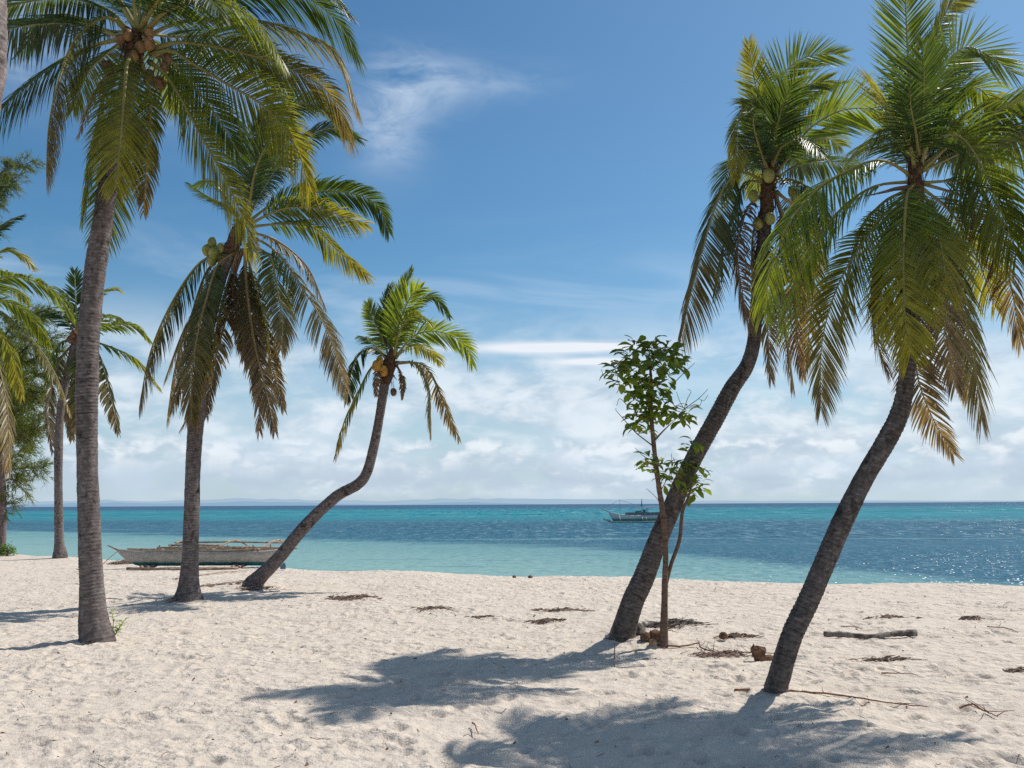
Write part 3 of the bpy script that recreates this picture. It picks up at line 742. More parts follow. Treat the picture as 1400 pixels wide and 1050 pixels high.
# C: small palm leaning right
palm('C', 'small coconut palm leaning right with a kinked slim trunk, rising from beside the beached boat', (345, 801), 19.7,
     [(345, 801, 26, 0), (356, 788, 20, 0), (380, 764, 17, 0), (420, 716, 16, 0), (460, 679, 15, 0), (488, 663, 14, 0), (501, 647, 13, 0), (510, 615, 13, 0), (518, 575, 12, 0), (526, 525, 13, 0)],
     (537, 478, 0), [
     ([(537, 490), (536, 440), (547, 400), (563, 368)], .2, 'l', dict(roll=60, L=.38, droop=.08, fwd=.6)),
     ([(535, 488), (527, 445), (527, 415), (532, 392)], .6, 'd', dict(roll=50, L=.5, droop=.05, fwd=.5)),
     ([(539, 488), (545, 445), (562, 405), (577, 393)], -.9, 'l', dict(roll=40, L=.62, droop=.15)),
     ([(540, 485), (560, 430), (588, 405), (614, 432)], .7, 'd', dict(roll=40, L=.45, droop=.2)),
     ([(532, 488), (522, 460), (508, 432), (502, 413)], .5, 'l', dict(roll=50, L=.42, droop=.1)),
     ([(532, 492), (515, 475), (500, 462), (491, 459)], 1.3, 'd', dict(L=.35)),
     ([(532, 494), (508, 476), (488, 490), (478, 520), (474, 548)], -.5, 'd', dict(roll=20, L=.5, fold=-.4)),
     ([(532, 497), (510, 500), (490, 535), (470, 580), (458, 626)], .3, 'g', dict(roll=30, L=.46, fold=-.2, tipcol='m', droop=.2)),
     ([(542, 486), (568, 458), (602, 454), (634, 470), (646, 498)], .2, 'l', dict(roll=45, L=.56, droop=.12)),
     ([(541, 490), (560, 472), (588, 480), (602, 496)], 1.3, 'y', dict(roll=20, L=.5)),
     ([(542, 495), (570, 498), (586, 528), (588, 562), (589, 592)], -.6, 'm', dict(roll=25, L=.5, fold=-.2)),
     ([(542, 497), (580, 500), (605, 548), (627, 600)], .4, 'b', dict(roll=20, L=.42, fold=-.4)),
     ([(538, 488), (530, 450), (538, 410), (545, 395)], 1.2, 'd', dict(roll=30, L=.5)),
     ([(538, 488), (548, 450), (570, 430), (590, 440)], -1.3, 'g', dict(roll=20, L=.5)),
     ([(532, 500), (518, 505), (515, 520), (514, 540)], -.5, 'p', dict(L=.18)),
     ([(542, 500), (548, 510), (551, 525), (550, 545)], -.3, 'p', dict(L=.18)),
     ],
     nuts=[(538, 536, -.1, 5, NB), (515, 500, -.25, 7, M_SPATHE), (524, 507, -.2, 7, M_SPATHE), (519, 494, -.15, 6, M_SPATHE)], group=G, L=.5, crown_r=.14, ribr=.028, spacing=.03, width=.019)

# D: leaning palm right of the middle
palm('D', 'coconut palm leaning right beside the leafy sapling, husks at its foot', (850, 873), 11.5,
     [(850, 873, 35.0, 0), (856, 850, 30.4, 0), (866, 820, 28.5, 0), (880, 790, 27.6, 0), (898, 742, 25.8, 0), (916, 700, 24.8, 0), (935, 655, 23.9, 0), (955, 615, 23.0, 0), (977, 575, 22.1, 0), (1000, 532, 21.2, 0), (1020, 502, 19.3, 0), (1029, 475, 18.4, 0), (1033, 440, 17.5, 0), (1037, 390, 17.5, 0), (1043, 340, 17.5, 0), (1047, 295, 18.4, 0)],
     (1056, 205, 0), [
     ([(1052, 240), (1040, 190), (1036, 135), (1028, 90), (1023, 58)], .2, 'l', dict(roll=80, L=.44, tipcol='y', droop=.04, fold=-.1)),
     ([(1055, 235), (1058, 160), (1066, 115), (1081, 90), (1108, 76), (1150, 74)], .2, 'l', dict(roll=75, L=.58, droop=.03, fold=-.1)),
     ([(1056, 235), (1060, 185), (1072, 140), (1083, 114)], -1.0, 'd', dict(roll=20, L=.6, droop=.15)),
     ([(1050, 240), (1046, 180), (1034, 136), (1016, 152), (1008, 176), (1006, 245)], -.3, 'g', dict(roll=30, L=.42, droop=.2, tipcol='y')),
     ([(1056, 230), (1075, 170), (1110, 130), (1152, 112)], .8, 'd', dict(roll=40, L=.5, droop=.15)),
     ([(1056, 230), (1085, 180), (1115, 150), (1145, 150)], 1.2, 'd', dict(roll=30, L=.55)),
     ([(1054, 230), (1060, 170), (1090, 125), (1130, 110)], -.5, 'g', dict(roll=40, L=.5, droop=.2)),
     ([(1052, 230), (1045, 180), (1050, 140), (1075, 115)], .8, 'd', dict(roll=30, L=.5)),
     ([(1054, 230), (1070, 200), (1100, 190), (1125, 210)], -1.2, 'd', dict(roll=10, L=.5)),
     ([(1050, 235), (1035, 190), (1030, 165), (1035, 150)], -1.4, 'd', dict(roll=10, L=.5)),
     ([(1048, 250), (1015, 235), (995, 250), (977, 285), (960, 345), (945, 400), (930, 466)], .0, 'd', dict(roll=40, L=.76, fold=-.55, tipcol='m')),
     ([(1048, 250), (1018, 250), (1002, 290), (985, 350), (975, 400)], .6, 'd', dict(roll=28, L=.55, fold=-.4)),
     ([(1048, 262), (1022, 285), (1008, 340), (1015, 400), (1025, 450)], -.3, 'p', dict(roll=10, L=.4, droop=.6)),
     ([(1050, 262), (1030, 320), (1028, 380), (1032, 440)], .3, 'p', dict(roll=10, L=.36, droop=.6)),
     ([(1052, 265), (1040, 330), (1048, 400), (1050, 460), (1054, 520)], .8, 'b', dict(roll=10, L=.4, droop=.6)),
     ([(1058, 262), (1078, 330), (1086, 400), (1090, 460), (1098, 515)], .4, 'p', dict(roll=10, L=.42, droop=.6)),
     ([(1060, 262), (1075, 320), (1068, 400), (1076, 470), (1084, 532)], -.3, 'b', dict(roll=10, L=.4, droop=.6)),
     ([(1062, 262), (1100, 300), (1112, 370), (1108, 440), (1100, 500)], .8, 'm', dict(roll=10, L=.55, droop=.5)),
     ([(1062, 262), (1090, 290), (1100, 350), (1092, 430)], 1.8, 'm', dict(roll=10, L=.55, droop=.5)),
     ([(1060, 240), (1085, 207), (1107, 176), (1147, 152), (1189, 149), (1220, 165)], -.3, 'l', dict(roll=55, L=.7, droop=.10, fold=-.2)),
     ([(1060, 245), (1090, 226), (1130, 222), (1180, 232)], .5, 'd', dict(roll=20, L=.5)),
     ([(1058, 250), (1080, 245), (1110, 262), (1130, 310)], -.9, 'd', dict(roll=10, L=.5)),
     ([(1054, 240), (1050, 200), (1042, 215), (1030, 262)], 2.3, 'g', dict(roll=0, L=.6)),
     ([(1056, 240), (1066, 190), (1085, 195), (1100, 240)], 2.2, 'd', dict(roll=0, L=.6)),
     ([(1054, 240), (1030, 215), (1000, 225), (985, 270)], 1.5, 'd', dict(roll=10, L=.55)),
     ([(1052, 240), (1048, 185), (1060, 160), (1072, 170)], 2.2, 'd', dict(roll=0, L=.6)),
     ([(1058, 240), (1090, 200), (1120, 185), (1150, 200)], 1.6, 'g', dict(roll=20, L=.6)),
     ],
     nuts=[(1036, 306, -.12, 8, NG), (1053, 299, -.18, 8, NG), (1051, 240, -.25, 9, NG), (1090, 270, -.1, 10, NG), (1084, 262, 0, 8, NG), (1046, 292, .1, 7, NG), (1030, 268, -.1, 8, NG)], mat=M_BARK_DARK, group=G, L=.6, crown_r=.09, rough=.026, tint=(.8, .77, .76))

# E: right palm
palm('E', 'nearest coconut palm, with broad yellow-green crown and dark leaning trunk', (1060, 946), 8.27,
     [(1060, 946, 31.3, 0), (1065, 925, 28.5, 0), (1083, 868, 26.7, 0), (1103, 826, 26.7, 0), (1122, 782, 26.7, 0), (1142, 735, 26.7, 0), (1163, 690, 26.7, 0), (1186, 646, 25.8, 0), (1210, 606, 25.8, 0), (1227, 572, 23.9, 0), (1236, 540, 21.2, 0), (1241, 500, 19.3, 0), (1247, 440, 19.3, 0), (1251, 370, 20.2, 0), (1252, 300, 21.2, 0), (1251, 262, 22.1, 0)],
     (1252, 190, 0), [
     ([(1253, 215), (1246, 130), (1241, 70), (1238, 5), (1236, -55)], .2, 'l', dict(roll=90, L=.52, droop=.03, fold=-.1, fwd=.25)),
     ([(1256, 215), (1262, 120), (1278, 55), (1298, 10), (1340, -18)], .5, 'y', dict(roll=75, L=.42, droop=.1)),
     ([(1255, 215), (1262, 150), (1263, 100), (1262, 60)], -.8, 'd', dict(roll=0, L=.5, droop=.1)),
     ([(1256, 215), (1245, 160), (1232, 110), (1225, 80)], .8, 'd', dict(roll=30, L=.5, droop=.1)),
     ([(1256, 215), (1275, 160), (1290, 120), (1300, 85)], .8, 'g', dict(roll=30, L=.5, droop=.1)),
     ([(1260, 210), (1268, 160), (1280, 118), (1292, 92), (1308, 71), (1327, 64), (1357, 79), (1386, 100)], .1, 'l', dict(roll=80, L=.55, droop=.03, fold=0)),
     ([(1256, 215), (1252, 180), (1246, 150), (1244, 120)], -1.0, 'd', dict(roll=0, L=.45, droop=.15)),
     ([(1250, 235), (1246, 205), (1228, 168), (1210, 138), (1194, 112)], -.5, 'y', dict(roll=60, L=.48, droop=.12, tipcol='y')),
     ([(1250, 245), (1235, 180), (1215, 170), (1200, 190)], .9, 'g', dict(roll=20, L=.5)),
     ([(1248, 245), (1228, 228), (1197, 219), (1155, 235), (1118, 258), (1080, 303), (1056, 360), (1044, 425)], -.1, 'l', dict(roll=25, L=.7, fold=-.35, droop=.4)),
     ([(1248, 248), (1195, 255), (1150, 285), (1112, 335), (1085, 395), (1068, 450)], .5, 'l', dict(roll=18, L=.55, fold=-.3)),
     ([(1246, 258), (1212, 290), (1180, 330), (1145, 392), (1124, 468), (1122, 560)], .1, 'y', dict(roll=-60, L=.5, fold=-.35, droop=.15, tipcol='m')),
     ([(1246, 258), (1210, 275), (1180, 310), (1160, 370), (1150, 430)], .7, 'y', dict(roll=15, L=.5, fold=-.3)),
     ([(1251, 250), (1240, 268), (1236, 330), (1236, 390), (1238, 440), (1244, 485)], -1.0, 'l', dict(roll=0, L=.6, fold=-.05, droop=.18, tipcol='y')),
     ([(1256, 240), (1268, 200), (1290, 186), (1314, 187), (1337, 217), (1358, 262), (1378, 312), (1390, 350)], -.5, 'g', dict(roll=45, L=.7, fold=-.3, droop=.4)),
     ([(1258, 235), (1300, 192), (1350, 182), (1400, 182), (1460, 196)], .3, 'g', dict(roll=20, L=.6, fold=-.3, droop=.3)),
     ([(1258, 230), (1310, 185), (1355, 158), (1400, 140), (1450, 140)], .5, 'd', dict(roll=15, L=.5)),
     ([(1258, 225), (1295, 175), (1330, 148), (1362, 130)], .9, 'y', dict(roll=20, L=.4)),
     ([(1254, 255), (1285, 300), (1302, 350), (1314, 415), (1332, 500), (1342, 575)], .0, 'y', dict(roll=-60, L=.62, fold=-.1, droop=.25, tipcol='m')),
     ([(1254, 255), (1272, 320), (1282, 390), (1294, 460), (1306, 530)], -.6, 'b', dict(roll=5, L=.45, droop=.4, tipcol='t')),
     ([(1252, 262), (1252, 400), (1252, 500), (1272, 565), (1304, 622)], .7, 'b', dict(roll=-10, L=.36, droop=.2)),
     ([(1258, 250), (1320, 272), (1362, 320), (1382, 390), (1396, 468)], .3, 'b', dict(roll=10, L=.42, droop=.5)),
     ([(1248, 258), (1212, 320), (1193, 390), (1194, 450), (1212, 505)], .3, 'b', dict(roll=5, L=.46, droop=.4)),
     ([(1258, 255), (1300, 290), (1335, 350), (1360, 420)], .8, 'y', dict(roll=10, L=.52)),
     ([(1254, 258), (1270, 340), (1300, 430), (1325, 540)], .6, 'm', dict(roll=10, L=.46, droop=.4)),
     ([(1258, 250), (1330, 250), (1390, 290), (1420, 370)], -.6, 'g', dict(roll=10, L=.6, droop=.4)),
     ([(1258, 235), (1340, 165), (1450, 120), (1550, 150), (1610, 225)], -.3, 'g', dict(roll=20, L=.6)),
     ([(1258, 235), (1350, 198), (1480, 195), (1575, 270)], .7, 'g', dict(roll=20, L=.6)),
     ([(1254, 230), (1268, 180), (1292, 180), (1315, 215)], 2.2, 'd', dict(roll=0, L=.6)),
     ([(1250, 232), (1222, 195), (1190, 190), (1165, 215)], 1.7, 'g', dict(roll=10, L=.6)),
     ([(1256, 230), (1290, 205), (1340, 215), (1375, 260)], 1.6, 'g', dict(roll=10, L=.6)),
     ([(1254, 225), (1256, 150), (1262, 120), (1270, 105)], 2.0, 'd', dict(roll=0, L=.6)),
     ([(1258, 225), (1300, 140), (1335, 120), (1365, 150)], .8, 'l', dict(roll=40, L=.5)),
     ([(1250, 255), (1218, 330), (1205, 400), (1208, 455)], -.2, 'y', dict(roll=0, L=.5)),
     ([(1250, 250), (1235, 300), (1225, 380), (1232, 450)], .8, 'g', dict(roll=0, L=.5, droop=.4)),
     ([(1250, 255), (1265, 300), (1285, 330), (1295, 400)], -.9, 'y', dict(roll=0, L=.5, droop=.4)),
     ([(1245, 256), (1225, 258), (1210, 262), (1184, 268)], -.2, 'p', dict(L=.05, roll=0, name='dead_stalk', ribr=.035)),
     ([(1245, 268), (1230, 280), (1212, 296), (1204, 306)], -.2, 'p', dict(L=.05, roll=0, name='dead_stalk', ribr=.028)),
     ],
     mat=M_BARK_DARK, group=G, L=.58, crown_r=.05, tint=(.78, .75, .74), rough=.026, ribr=.018, spacing=.019, width=.0095)

# F: palm behind the tallest one
palm('F', 'distant slender coconut palm seen just left of and behind the tallest trunk', (82, 757), 33,
     [(82, 757, 17, 0), (81, 740, 12, 0), (80, 690, 10.5, 0), (80, 620, 10.5, 0), (82, 570, 10, 0), (88, 530, 10, 0), (97, 495, 11, 0), (103, 472, 12, 0)],
     (110, 452, 0), [
     ([(108, 460), (104, 420), (102, 372)], .5, 'd', dict(roll=50, droop=.1)),
     ([(110, 458), (118, 400), (122, 378), (130, 374)], 1.5, 'g', dict(roll=50, droop=.1)),
     ([(112, 458), (128, 410), (150, 395), (164, 398)], .5, 'y', dict(roll=30, droop=.2)),
     ([(112, 460), (150, 445), (185, 446), (206, 466)], .5, 'g', dict(roll=20)),
     ([(112, 464), (150, 474), (190, 494), (218, 530)], .2, 'g', dict(roll=20, tipcol='y')),
     ([(112, 466), (135, 485), (148, 530), (162, 590)], -.8, 'm', dict(roll=20, fold=-.4)),
     ([(106, 460), (84, 432), (60, 424), (40, 436)], .5, 'd', dict(roll=20)),
     ([(104, 464), (84, 468), (70, 490), (62, 525)], -.5, 'g', dict(roll=20)),
     ([(106, 466), (98, 520), (96, 560), (98, 600)], .8, 'p', dict(roll=10, L=.5)),
     ([(104, 466), (78, 500), (66, 560), (72, 615)], .5, 'b', dict(roll=10)),
     ([(108, 458), (96, 420), (88, 400), (80, 395)], -1.5, 'd', dict(roll=30)),
     ([(110, 458), (135, 440), (150, 430), (168, 440)], -1.5, 'g', dict(roll=10)),
     ([(110, 462), (112, 500), (110, 540), (104, 580)], -1.0, 'm', dict(roll=10)),
     ],
     nuts=[(100, 458, -.2, 5, NB), (96, 464, -.2, 5, NB), (106, 452, -.3, 5, NO)], group=G, L=.68, crown_r=.26, spacing=.07, width=.045, ribr=.05)

# G: palm whose crown comes in from the left
gb = (-75, 800)
palm('G', 'coconut palm at the left edge of the photo, only its spreading fronds in view', gb, 20,
     [(-75, 800, 26, 0), (-74, 770, 20, 0), (-70, 650, 18, 0), (-60, 520, 17, 0), (-45, 450, 17, 0)],
     (-35, 412, 0), [
     ([(-32, 420), (-10, 352), (20, 344), (47, 364)], .5, 'y', dict(roll=20)),
     ([(-30, 418), (0, 380), (50, 385), (80, 405), (100, 432)], -.6, 'g', dict(roll=20)),
     ([(-30, 425), (0, 425), (45, 465), (75, 510), (95, 562)], -1.0, 'y', dict(roll=20, tipcol='m', droop=.45)),
     ([(-30, 424), (0, 410), (40, 430), (66, 470)], .8, 'g', dict(roll=20)),
     ([(-34, 424), (-10, 470), (10, 560), (12, 645)], -.5, 'm', dict(roll=20, tipcol='t')),
     ([(-35, 410), (-20, 340), (5, 308), (30, 295)], .5, 'd', dict(roll=30, L=.4)),
     ([(-35, 410), (-40, 330), (-10, 262), (16, 252)], .8, 'd', dict(roll=30, L=.4)),
     ([(-38, 412), (-80, 350), (-130, 350), (-180, 400)], .5, 'g'),
     ([(-38, 418), (-90, 420), (-130, 480), (-150, 560)], .5, 'g'),
     ([(-36, 412), (-60, 330), (-70, 280), (-90, 240)], -.5, 'g'),
     ([(-36, 420), (-60, 480), (-70, 560), (-70, 620)], -1, 'b'),
     ([(-32, 418), (-10, 395), (15, 392), (35, 410)], 2, 'g'),
     ([(-32, 424), (-12, 440), (15, 480), (30, 540)], 1.2, 'y'),
     ], nuts=[(-45, 440, -.3, 9, NO)], group=G, L=.62, crown_r=.25, spacing=.036, width=.026, ribr=.03)

# I: near trunk at the very edge
palm('I', 'pale trunk of a nearby palm cut off at the upper left edge of the photo', (-215, 1090), 5,
     [(-215, 1090, 80, 0), (-205, 950, 62, 0), (-175, 700, 52, 0), (-120, 450, 50, 0), (-50, 230, 48, 0), (-22, 120, 50, 0), (-17, 60, 50, 0), (-17, 0, 50, 0), (-20, -80, 50, 0), (-30, -400, 46, 0), (-40, -700, 42, 0)],
     (-42, -760, 0), [
     ([(-42, -750), (-150, -850), (-300, -850), (-450, -700), (-520, -500)], .3, 'g', {}),
     ([(-42, -750), (20, -900), (100, -1000), (220, -1050)], .8, 'g', {}),
     ([(-42, -750), (-80, -900), (-60, -1050), (-20, -1200)], -.5, 'g', {}),
     ([(-42, -750), (-200, -780), (-330, -600), (-400, -450)], -1.0, 'g', {}),
     ([(-42, -750), (-120, -950), (-260, -1050), (-400, -1050)], 1.0, 'g', {}),
     ], group=G, L=.6, crown_r=.13, tint=(1.5, 1.5, 1.5), spacing=.04)

# ------------------------------------------------------------------ broad-leaved plants
def broad_leaf(mb, p, d, up, L, W, col, curl=.35):
    d = norm(d); s = np.cross(d, up); s = norm(s); n = norm(np.cross(s, d))
    K = 6; rows = []
    wp = [0.08, .34, .62, .95, .85, .12]
    pos = np.array(p, dtype=float); dd = d.copy()
    for k in range(K):
        w_ = W * wp[k] / 2
        rows += [pos - s * w_ + n * w_ * .35, pos, pos + s * w_ + n * w_ * .35]
        pos = pos + dd * L / (K - 1); dd = norm(dd - n * curl / (K - 1) * 1.6)
    fs = []
    for k in range(K - 1):
        for j in range(2): fs.append((k * 3 + j, k * 3 + j + 1, (k + 1) * 3 + j + 1, (k + 1) * 3 + j))
    mb.add(rows, fs, col)
def leaf_cluster(mb, p, n, L, axis=(0, 0, 1), cols=((.06, .11, .016), (.15, .21, .03)), spread=1.0):
    axis = norm(axis)
    for k in range(n):
        a = 2.4 * k + random.uniform(-.4, .4); e = random.uniform(-.5, .9)
        d = np.array([cos(a), sin(a), 0]) * spread + axis * e
        f = random.random(); col = np.array(cols[0]) * (1 - f) + np.array(cols[1]) * f
        if random.random() < .06: col = np.array([.20, .17, .03])
        l = L * random.uniform(.6, 1.15)
        broad_leaf(mb, np.array(p) + norm(d) * .02 + axis * random.uniform(-.08, .05), d, np.array([0, 0, 1.0]) + RNG.normal(0, .3, 3), l, l * random.uniform(.38, .5), col, random.uniform(.3, 1.1))

b = gpt(906, 882); Yj = b[1]
root = empty('sapling', b); tag(root, 'young broad-leaved sapling with forked thin stems and bare twigs, crossing the leaning palm trunk', 'tree')
def J(px, py, d=0): return at(px, py, Yj + d)
stem1, _ = spline([np.append(J(*p), r) for p, r in (((906, 890), .085), ((907, 876), .062), ((908, 850), .046), ((909, 800), .038), ((910, 745), .034), ((906, 700), .035), ((900, 660), .032), ((894, 610), .028), ((890, 560), .024), ((890, 520), .02), ((888, 490), .012))], 70)
mb = MB(); mb.tube(stem1[:, :3], stem1[:, 3] * (1 + RNG.normal(0, .05, 70)), 10, c=(1.05, .9, .85)); mb.build('trunk', M_TWIG, root, smooth=True, origin=b, colors=True)
stem2, _ = spline([np.append(J(*p), r) for p, r in (((910, 800, .02), .026), ((918, 770, .05), .024), ((929, 738, .06), .024), ((933, 700, .06), .022), ((941, 680, .06), .016), ((948, 655, .06), .01))], 30)
mb = MB(); mb.tube(stem2[:, :3], stem2[:, 3], 8, c=(1.0, .9, .85)); mb.build('stem', M_TWIG, root, smooth=True, origin=b, colors=True)
tw = MB()
def twig(pts, r0, r1=.003):
    P, _ = spline([J(*p) for p in pts], 14); tw.tube(P, np.linspace(r0, r1, 14), 5)
for pts, r in (([(895, 602), (908, 588), (925, 572)], .014), ([(896, 612), (880, 600), (868, 590), (843, 562), (842, 558)], .010), ([(889, 562), (872, 548), (850, 530), (843, 538)], .009), ([(890, 548), (905, 545), (925, 520), (950, 496)], .009),
               ([(925, 572), (935, 560), (955, 545), (968, 532)], .007), ([(935, 560), (940, 545), (945, 535), (940, 532)], .005), ([(938, 558), (955, 556), (960, 546)], .004), ([(936, 560), (930, 550), (925, 536)], .004), ([(955, 545), (962, 548), (968, 540)], .003),
               ([(888, 520), (870, 500), (852, 490), (830, 518), (822, 505)], .008), ([(865, 500), (850, 495), (835, 500)], .006), ([(862, 560), (848, 545), (843, 555)], .005), ([(898, 630), (882, 625), (868, 612)], .006),
               ([(895, 480), (905, 490), (912, 470)], .006), ([(888, 500), (900, 480), (898, 470)], .006), ([(890, 510), (880, 480), (872, 475)], .006), ([(905, 545), (912, 555), (914, 545)], .004),
               ([(905, 690), (895, 678), (884, 668)], .004), ([(935, 700), (920, 670), (918, 620)], .004), ([(922, 660), (925, 640), (920, 625)], .003), ([(945, 660), (952, 640), (958, 628)], .006),
               ([(903, 672), (915, 650), (925, 640)], .006), ([(868, 590), (872, 575), (874, 568)], .003), ([(850, 530), (845, 522), (844, 512)], .003)):
    d = random.uniform(-.25, .25); n = len(pts)
    twig([(p[0], p[1], d * i / (n - 1)) for i, p in enumerate(pts)], r)
tw.build('twig', M_TWIG, root, smooth=True, origin=b, colors=True)
for spots, cnt, LL, nm in (
    ([(888, 480, 0), (875, 478, .1), (860, 485, -.1), (850, 500, .1), (872, 495, -.2), (888, 495, .2), (900, 480, -.1), (912, 478, .2), (922, 482, 0), (930, 492, .1), (865, 510, .1), (880, 510, -.1), (895, 508, 0), (905, 500, -.2), (918, 498, -.1), (840, 510, 0), 
      (850, 520, -.1), (866, 530, .15), (880, 528, -.2), (895, 525, .2), (872, 545, 0), (885, 545, -.15), (860, 495, .2), (842, 498, -.1), (900, 532, .0), (912, 515, 0), (868, 470, 0), (893, 468, .1), (908, 486, .2), (884, 520, .1), (876, 535, .1)], 10, .205, 'foliage'),
    ([(870, 565, 0), (882, 572, .1), (890, 556, -.1), (905, 560, .1), (918, 560, 0), (928, 568, -.1), (940, 560, 0), (866, 575, -.1), (885, 588, .1), (903, 548, -.1), (935, 570, .1), (880, 555, .15), (872, 580, 0), (878, 560, -.1), (912, 565, .1), (898, 570, .1)], 10, .18, 'foliage'),
    ([(888, 625, 0), (882, 640, .1), (895, 640, -.1), (905, 628, .1), (912, 640, 0), (908, 655, .1), (920, 640, -.1), (928, 632, .1), (940, 625, .05), (945, 612, .05), (920, 655, 0), (935, 650, .1), (885, 630, -.1), (948, 605, .05)], 7, .17, 'foliage'),
    ([(955, 640, .1), (962, 650, .15), (950, 668, .1), (958, 660, .2), (945, 660, .1), (940, 672, .15)], 8, .17, 'foliage')):
    mb = MB()
    for (px, py, d) in spots: leaf_cluster(mb, J(px, py, d * 1.4), cnt if LL < .19 else 11, LL)
    mb.build(nm, M_BROAD, root, colors=True, origin=b)

# seedling beside the tallest palm, and the sprigs near the husks
def sprig(px, py, stems, label, name='seedling', Lf=.09, n=12, cols=((.12, .22, .03), (.22, .32, .05))):
    b = gpt(px, py); root = empty(name, b); tag(root, label, 'plant')
    st = MB(); lf = MB()
    for (tx, ty) in stems:
        e = at(tx, ty, b[1] + random.uniform(-.05, .05)); P, _ = spline([b, (b + e) / 2 + np.array([.02, 0, .03]), e], 10)
        st.tube(P, np.linspace(.006, .002, 10), 5)
        for k in range(n):
            f = .25 + .75 * k / n; p = P[int(f * 9)]; a = 2.4 * k
            c = np.array(cols[0]) + (np.array(cols[1]) - cols[0]) * random.random()
            broad_leaf(lf, p, np.array([cos(a), sin(a), .8]), np.array([0, 0, 1.]), Lf * random.uniform(.7, 1.1), Lf * .42, c, .4)
    st.build('stem', M_TWIG, root, origin=b, colors=True); lf.build('foliage', M_BROAD, root, origin=b, colors=True)
sprig(153, 874, [(152, 832), (172, 846), (163, 858)], 'bright green seedling growing at the foot of the tallest palm')
sprig(868, 895, [(866, 888), (871, 889)], 'tiny green sprout in the shaded sand near the coconut husks', 'sprout', .03, 5)

# shrub at the left edge
b = gpt(10, 753); root = empty('shrub', b); tag(root, 'small round green shrub at the left end of the beach', 'shrub')
mb = MB(); st = MB()
for _ in range(90):
    a = random.uniform(0, 2 * pi); r = random.random() ** .5 * .26; h = random.uniform(.03, .45) * (1 - (r / .34) ** 2)
    p = b + np.array([cos(a) * r, sin(a) * r, h + .03]); leaf_cluster(mb, p, 5, .11, cols=((.05, .12, .02), (.12, .22, .03)))
for _ in range(9):
    a = random.uniform(0, 2 * pi); st.tube([b, b + np.array([cos(a) * .1, sin(a) * .1, .2]), b + np.array([cos(a) * .2, sin(a) * .2, .34])], [.012, .009, .004], 5)
mb.build('foliage', M_BROAD, root, origin=b, colors=True); st.build('stem', M_TWIG, root, origin=b, colors=True)

# ------------------------------------------------------------------ casuarina at the left edge
def ribbons(P0, D0, L, w, cols, drp=.5, K=4):
    P0 = np.asarray(P0); D = norm(D0); n = len(P0); pos = P0.copy(); rows = []
    up = norm(RNG.normal(0, 1, (n, 3))); W = norm(np.cross(D, up))
    for k in range(K):
        ww = w * [1, .9, .7, .15][k]
        rows.append(np.stack([pos - W * ww, pos + W * ww], 1)); pos = pos + D * (L[:, None] / (K - 1)); D = norm(D + np.array([.05, 0, -1]) * drp / 2)
    V = np.stack(rows, 1); base = np.arange(n) * K * 2
    F = np.concatenate([np.stack([base + k * 2, base + k * 2 + 1, base + k * 2 + 3, base + k * 2 + 2], 1) for k in range(K - 1)], 0)
    C = np.repeat(cols[:, None, :], K * 2, 1).reshape(-1, 3)
    return V.reshape(-1, 3), F, C
b = gpt(1, 754); Yh = b[1]
root = empty('casuarina_tree', b); tag(root, 'feathery dark green casuarina tree at the left edge, its lower boughs hanging over the sea', 'tree')
mb = MB()
P, _ = spline([at(1, 765, Yh), at(2, 700, Yh), at(0, 640, Yh), at(-12, 540, Yh), at(-20, 400, Yh), at(-25, 250, Yh), at(-30, 100, Yh)], 60)
mb.tube(P, np.linspace(.17, .05, 60), 12, c=(1, .9, .9)); mb.build('trunk', M_BARK, root, smooth=True, origin=b, colors=True)
brs = [((-6, 600), (25, 560), (60, 530), .3), ((-8, 570), (40, 520), (85, 500), -.5), ((-10, 560), (30, 480), (75, 460), .6), ((0, 620), (20, 590), (50, 585), -.8), ((2, 650), (25, 640), (58, 640), 0), ((-14, 520), (10, 470), (50, 440), 1),
       ((-15, 500), (20, 440), (60, 430), -1), ((2, 660), (15, 655), (30, 668), .4), ((2, 640), (18, 625), (38, 610), .8), ((2, 704), (8, 690), (20, 688), .0), ((-22, 330), (-5, 262), (22, 242), 0), ((-24, 300), (0, 238), (40, 222), .4),
       ((-15, 520), (-60, 480), (-110, 470), 0), ((-15, 480), (-60, 420), (-100, 400), .8), ((-22, 350), (-60, 280), (-110, 260), 0), ((-28, 200), (-70, 130), (-100, 110), .4), ((-10, 580), (0, 540), (30, 520), -1.4), ((-12, 540), (0, 500), (30, 480), 1.5), ((-8, 600), (10, 560), (55, 570), 1.2), ((-10, 590), (20, 540), (60, 545), -.9),
       ((-5, 610), (15, 585), (35, 600), -1.0), ((-14, 540), (30, 500), (80, 480), 1.2)]
PP = []; DD = []; LL = []; bm = MB()
for (p0, p1, p2, d) in brs:
    a = at(*p0, Yh); m_ = at(*p1, Yh + d * .8); e = at(*p2, Yh + d * 2)
    Q, ln = spline([a, m_, e], 24); bm.tube(Q, np.linspace(.045, .01, 24), 5)
    for _ in range(int(27 * ln)):
        k = random.randint(4, 23); q0 = Q[k]; dd = norm(RNG.normal(0, 1, 3) + np.array([.6, 0, .15]))
        l2 = random.uniform(.25, .75); tipp = q0 + dd * l2 + np.array([0, 0, -.12 * l2])
        bm.tube([q0, (q0 + tipp) / 2 + np.array([0, 0, .03]), tipp], [.008, .006, .003], 3, cap=False)
        for _ in range(20):
            f = random.uniform(.25, 1); PP.append(q0 * (1 - f) + tipp * f + RNG.normal(0, .02, 3)); DD.append(dd * .9 + RNG.normal(0, .55, 3)); LL.append(random.uniform(.16, .36))
bm.build('branch', M_TWIG, root, origin=b, colors=True)
n = len(PP); f = RNG.random((n, 1)); cols = np.array([[.045, .07, .018]]) * (1 - f) + np.array([[.14, .165, .04]]) * f
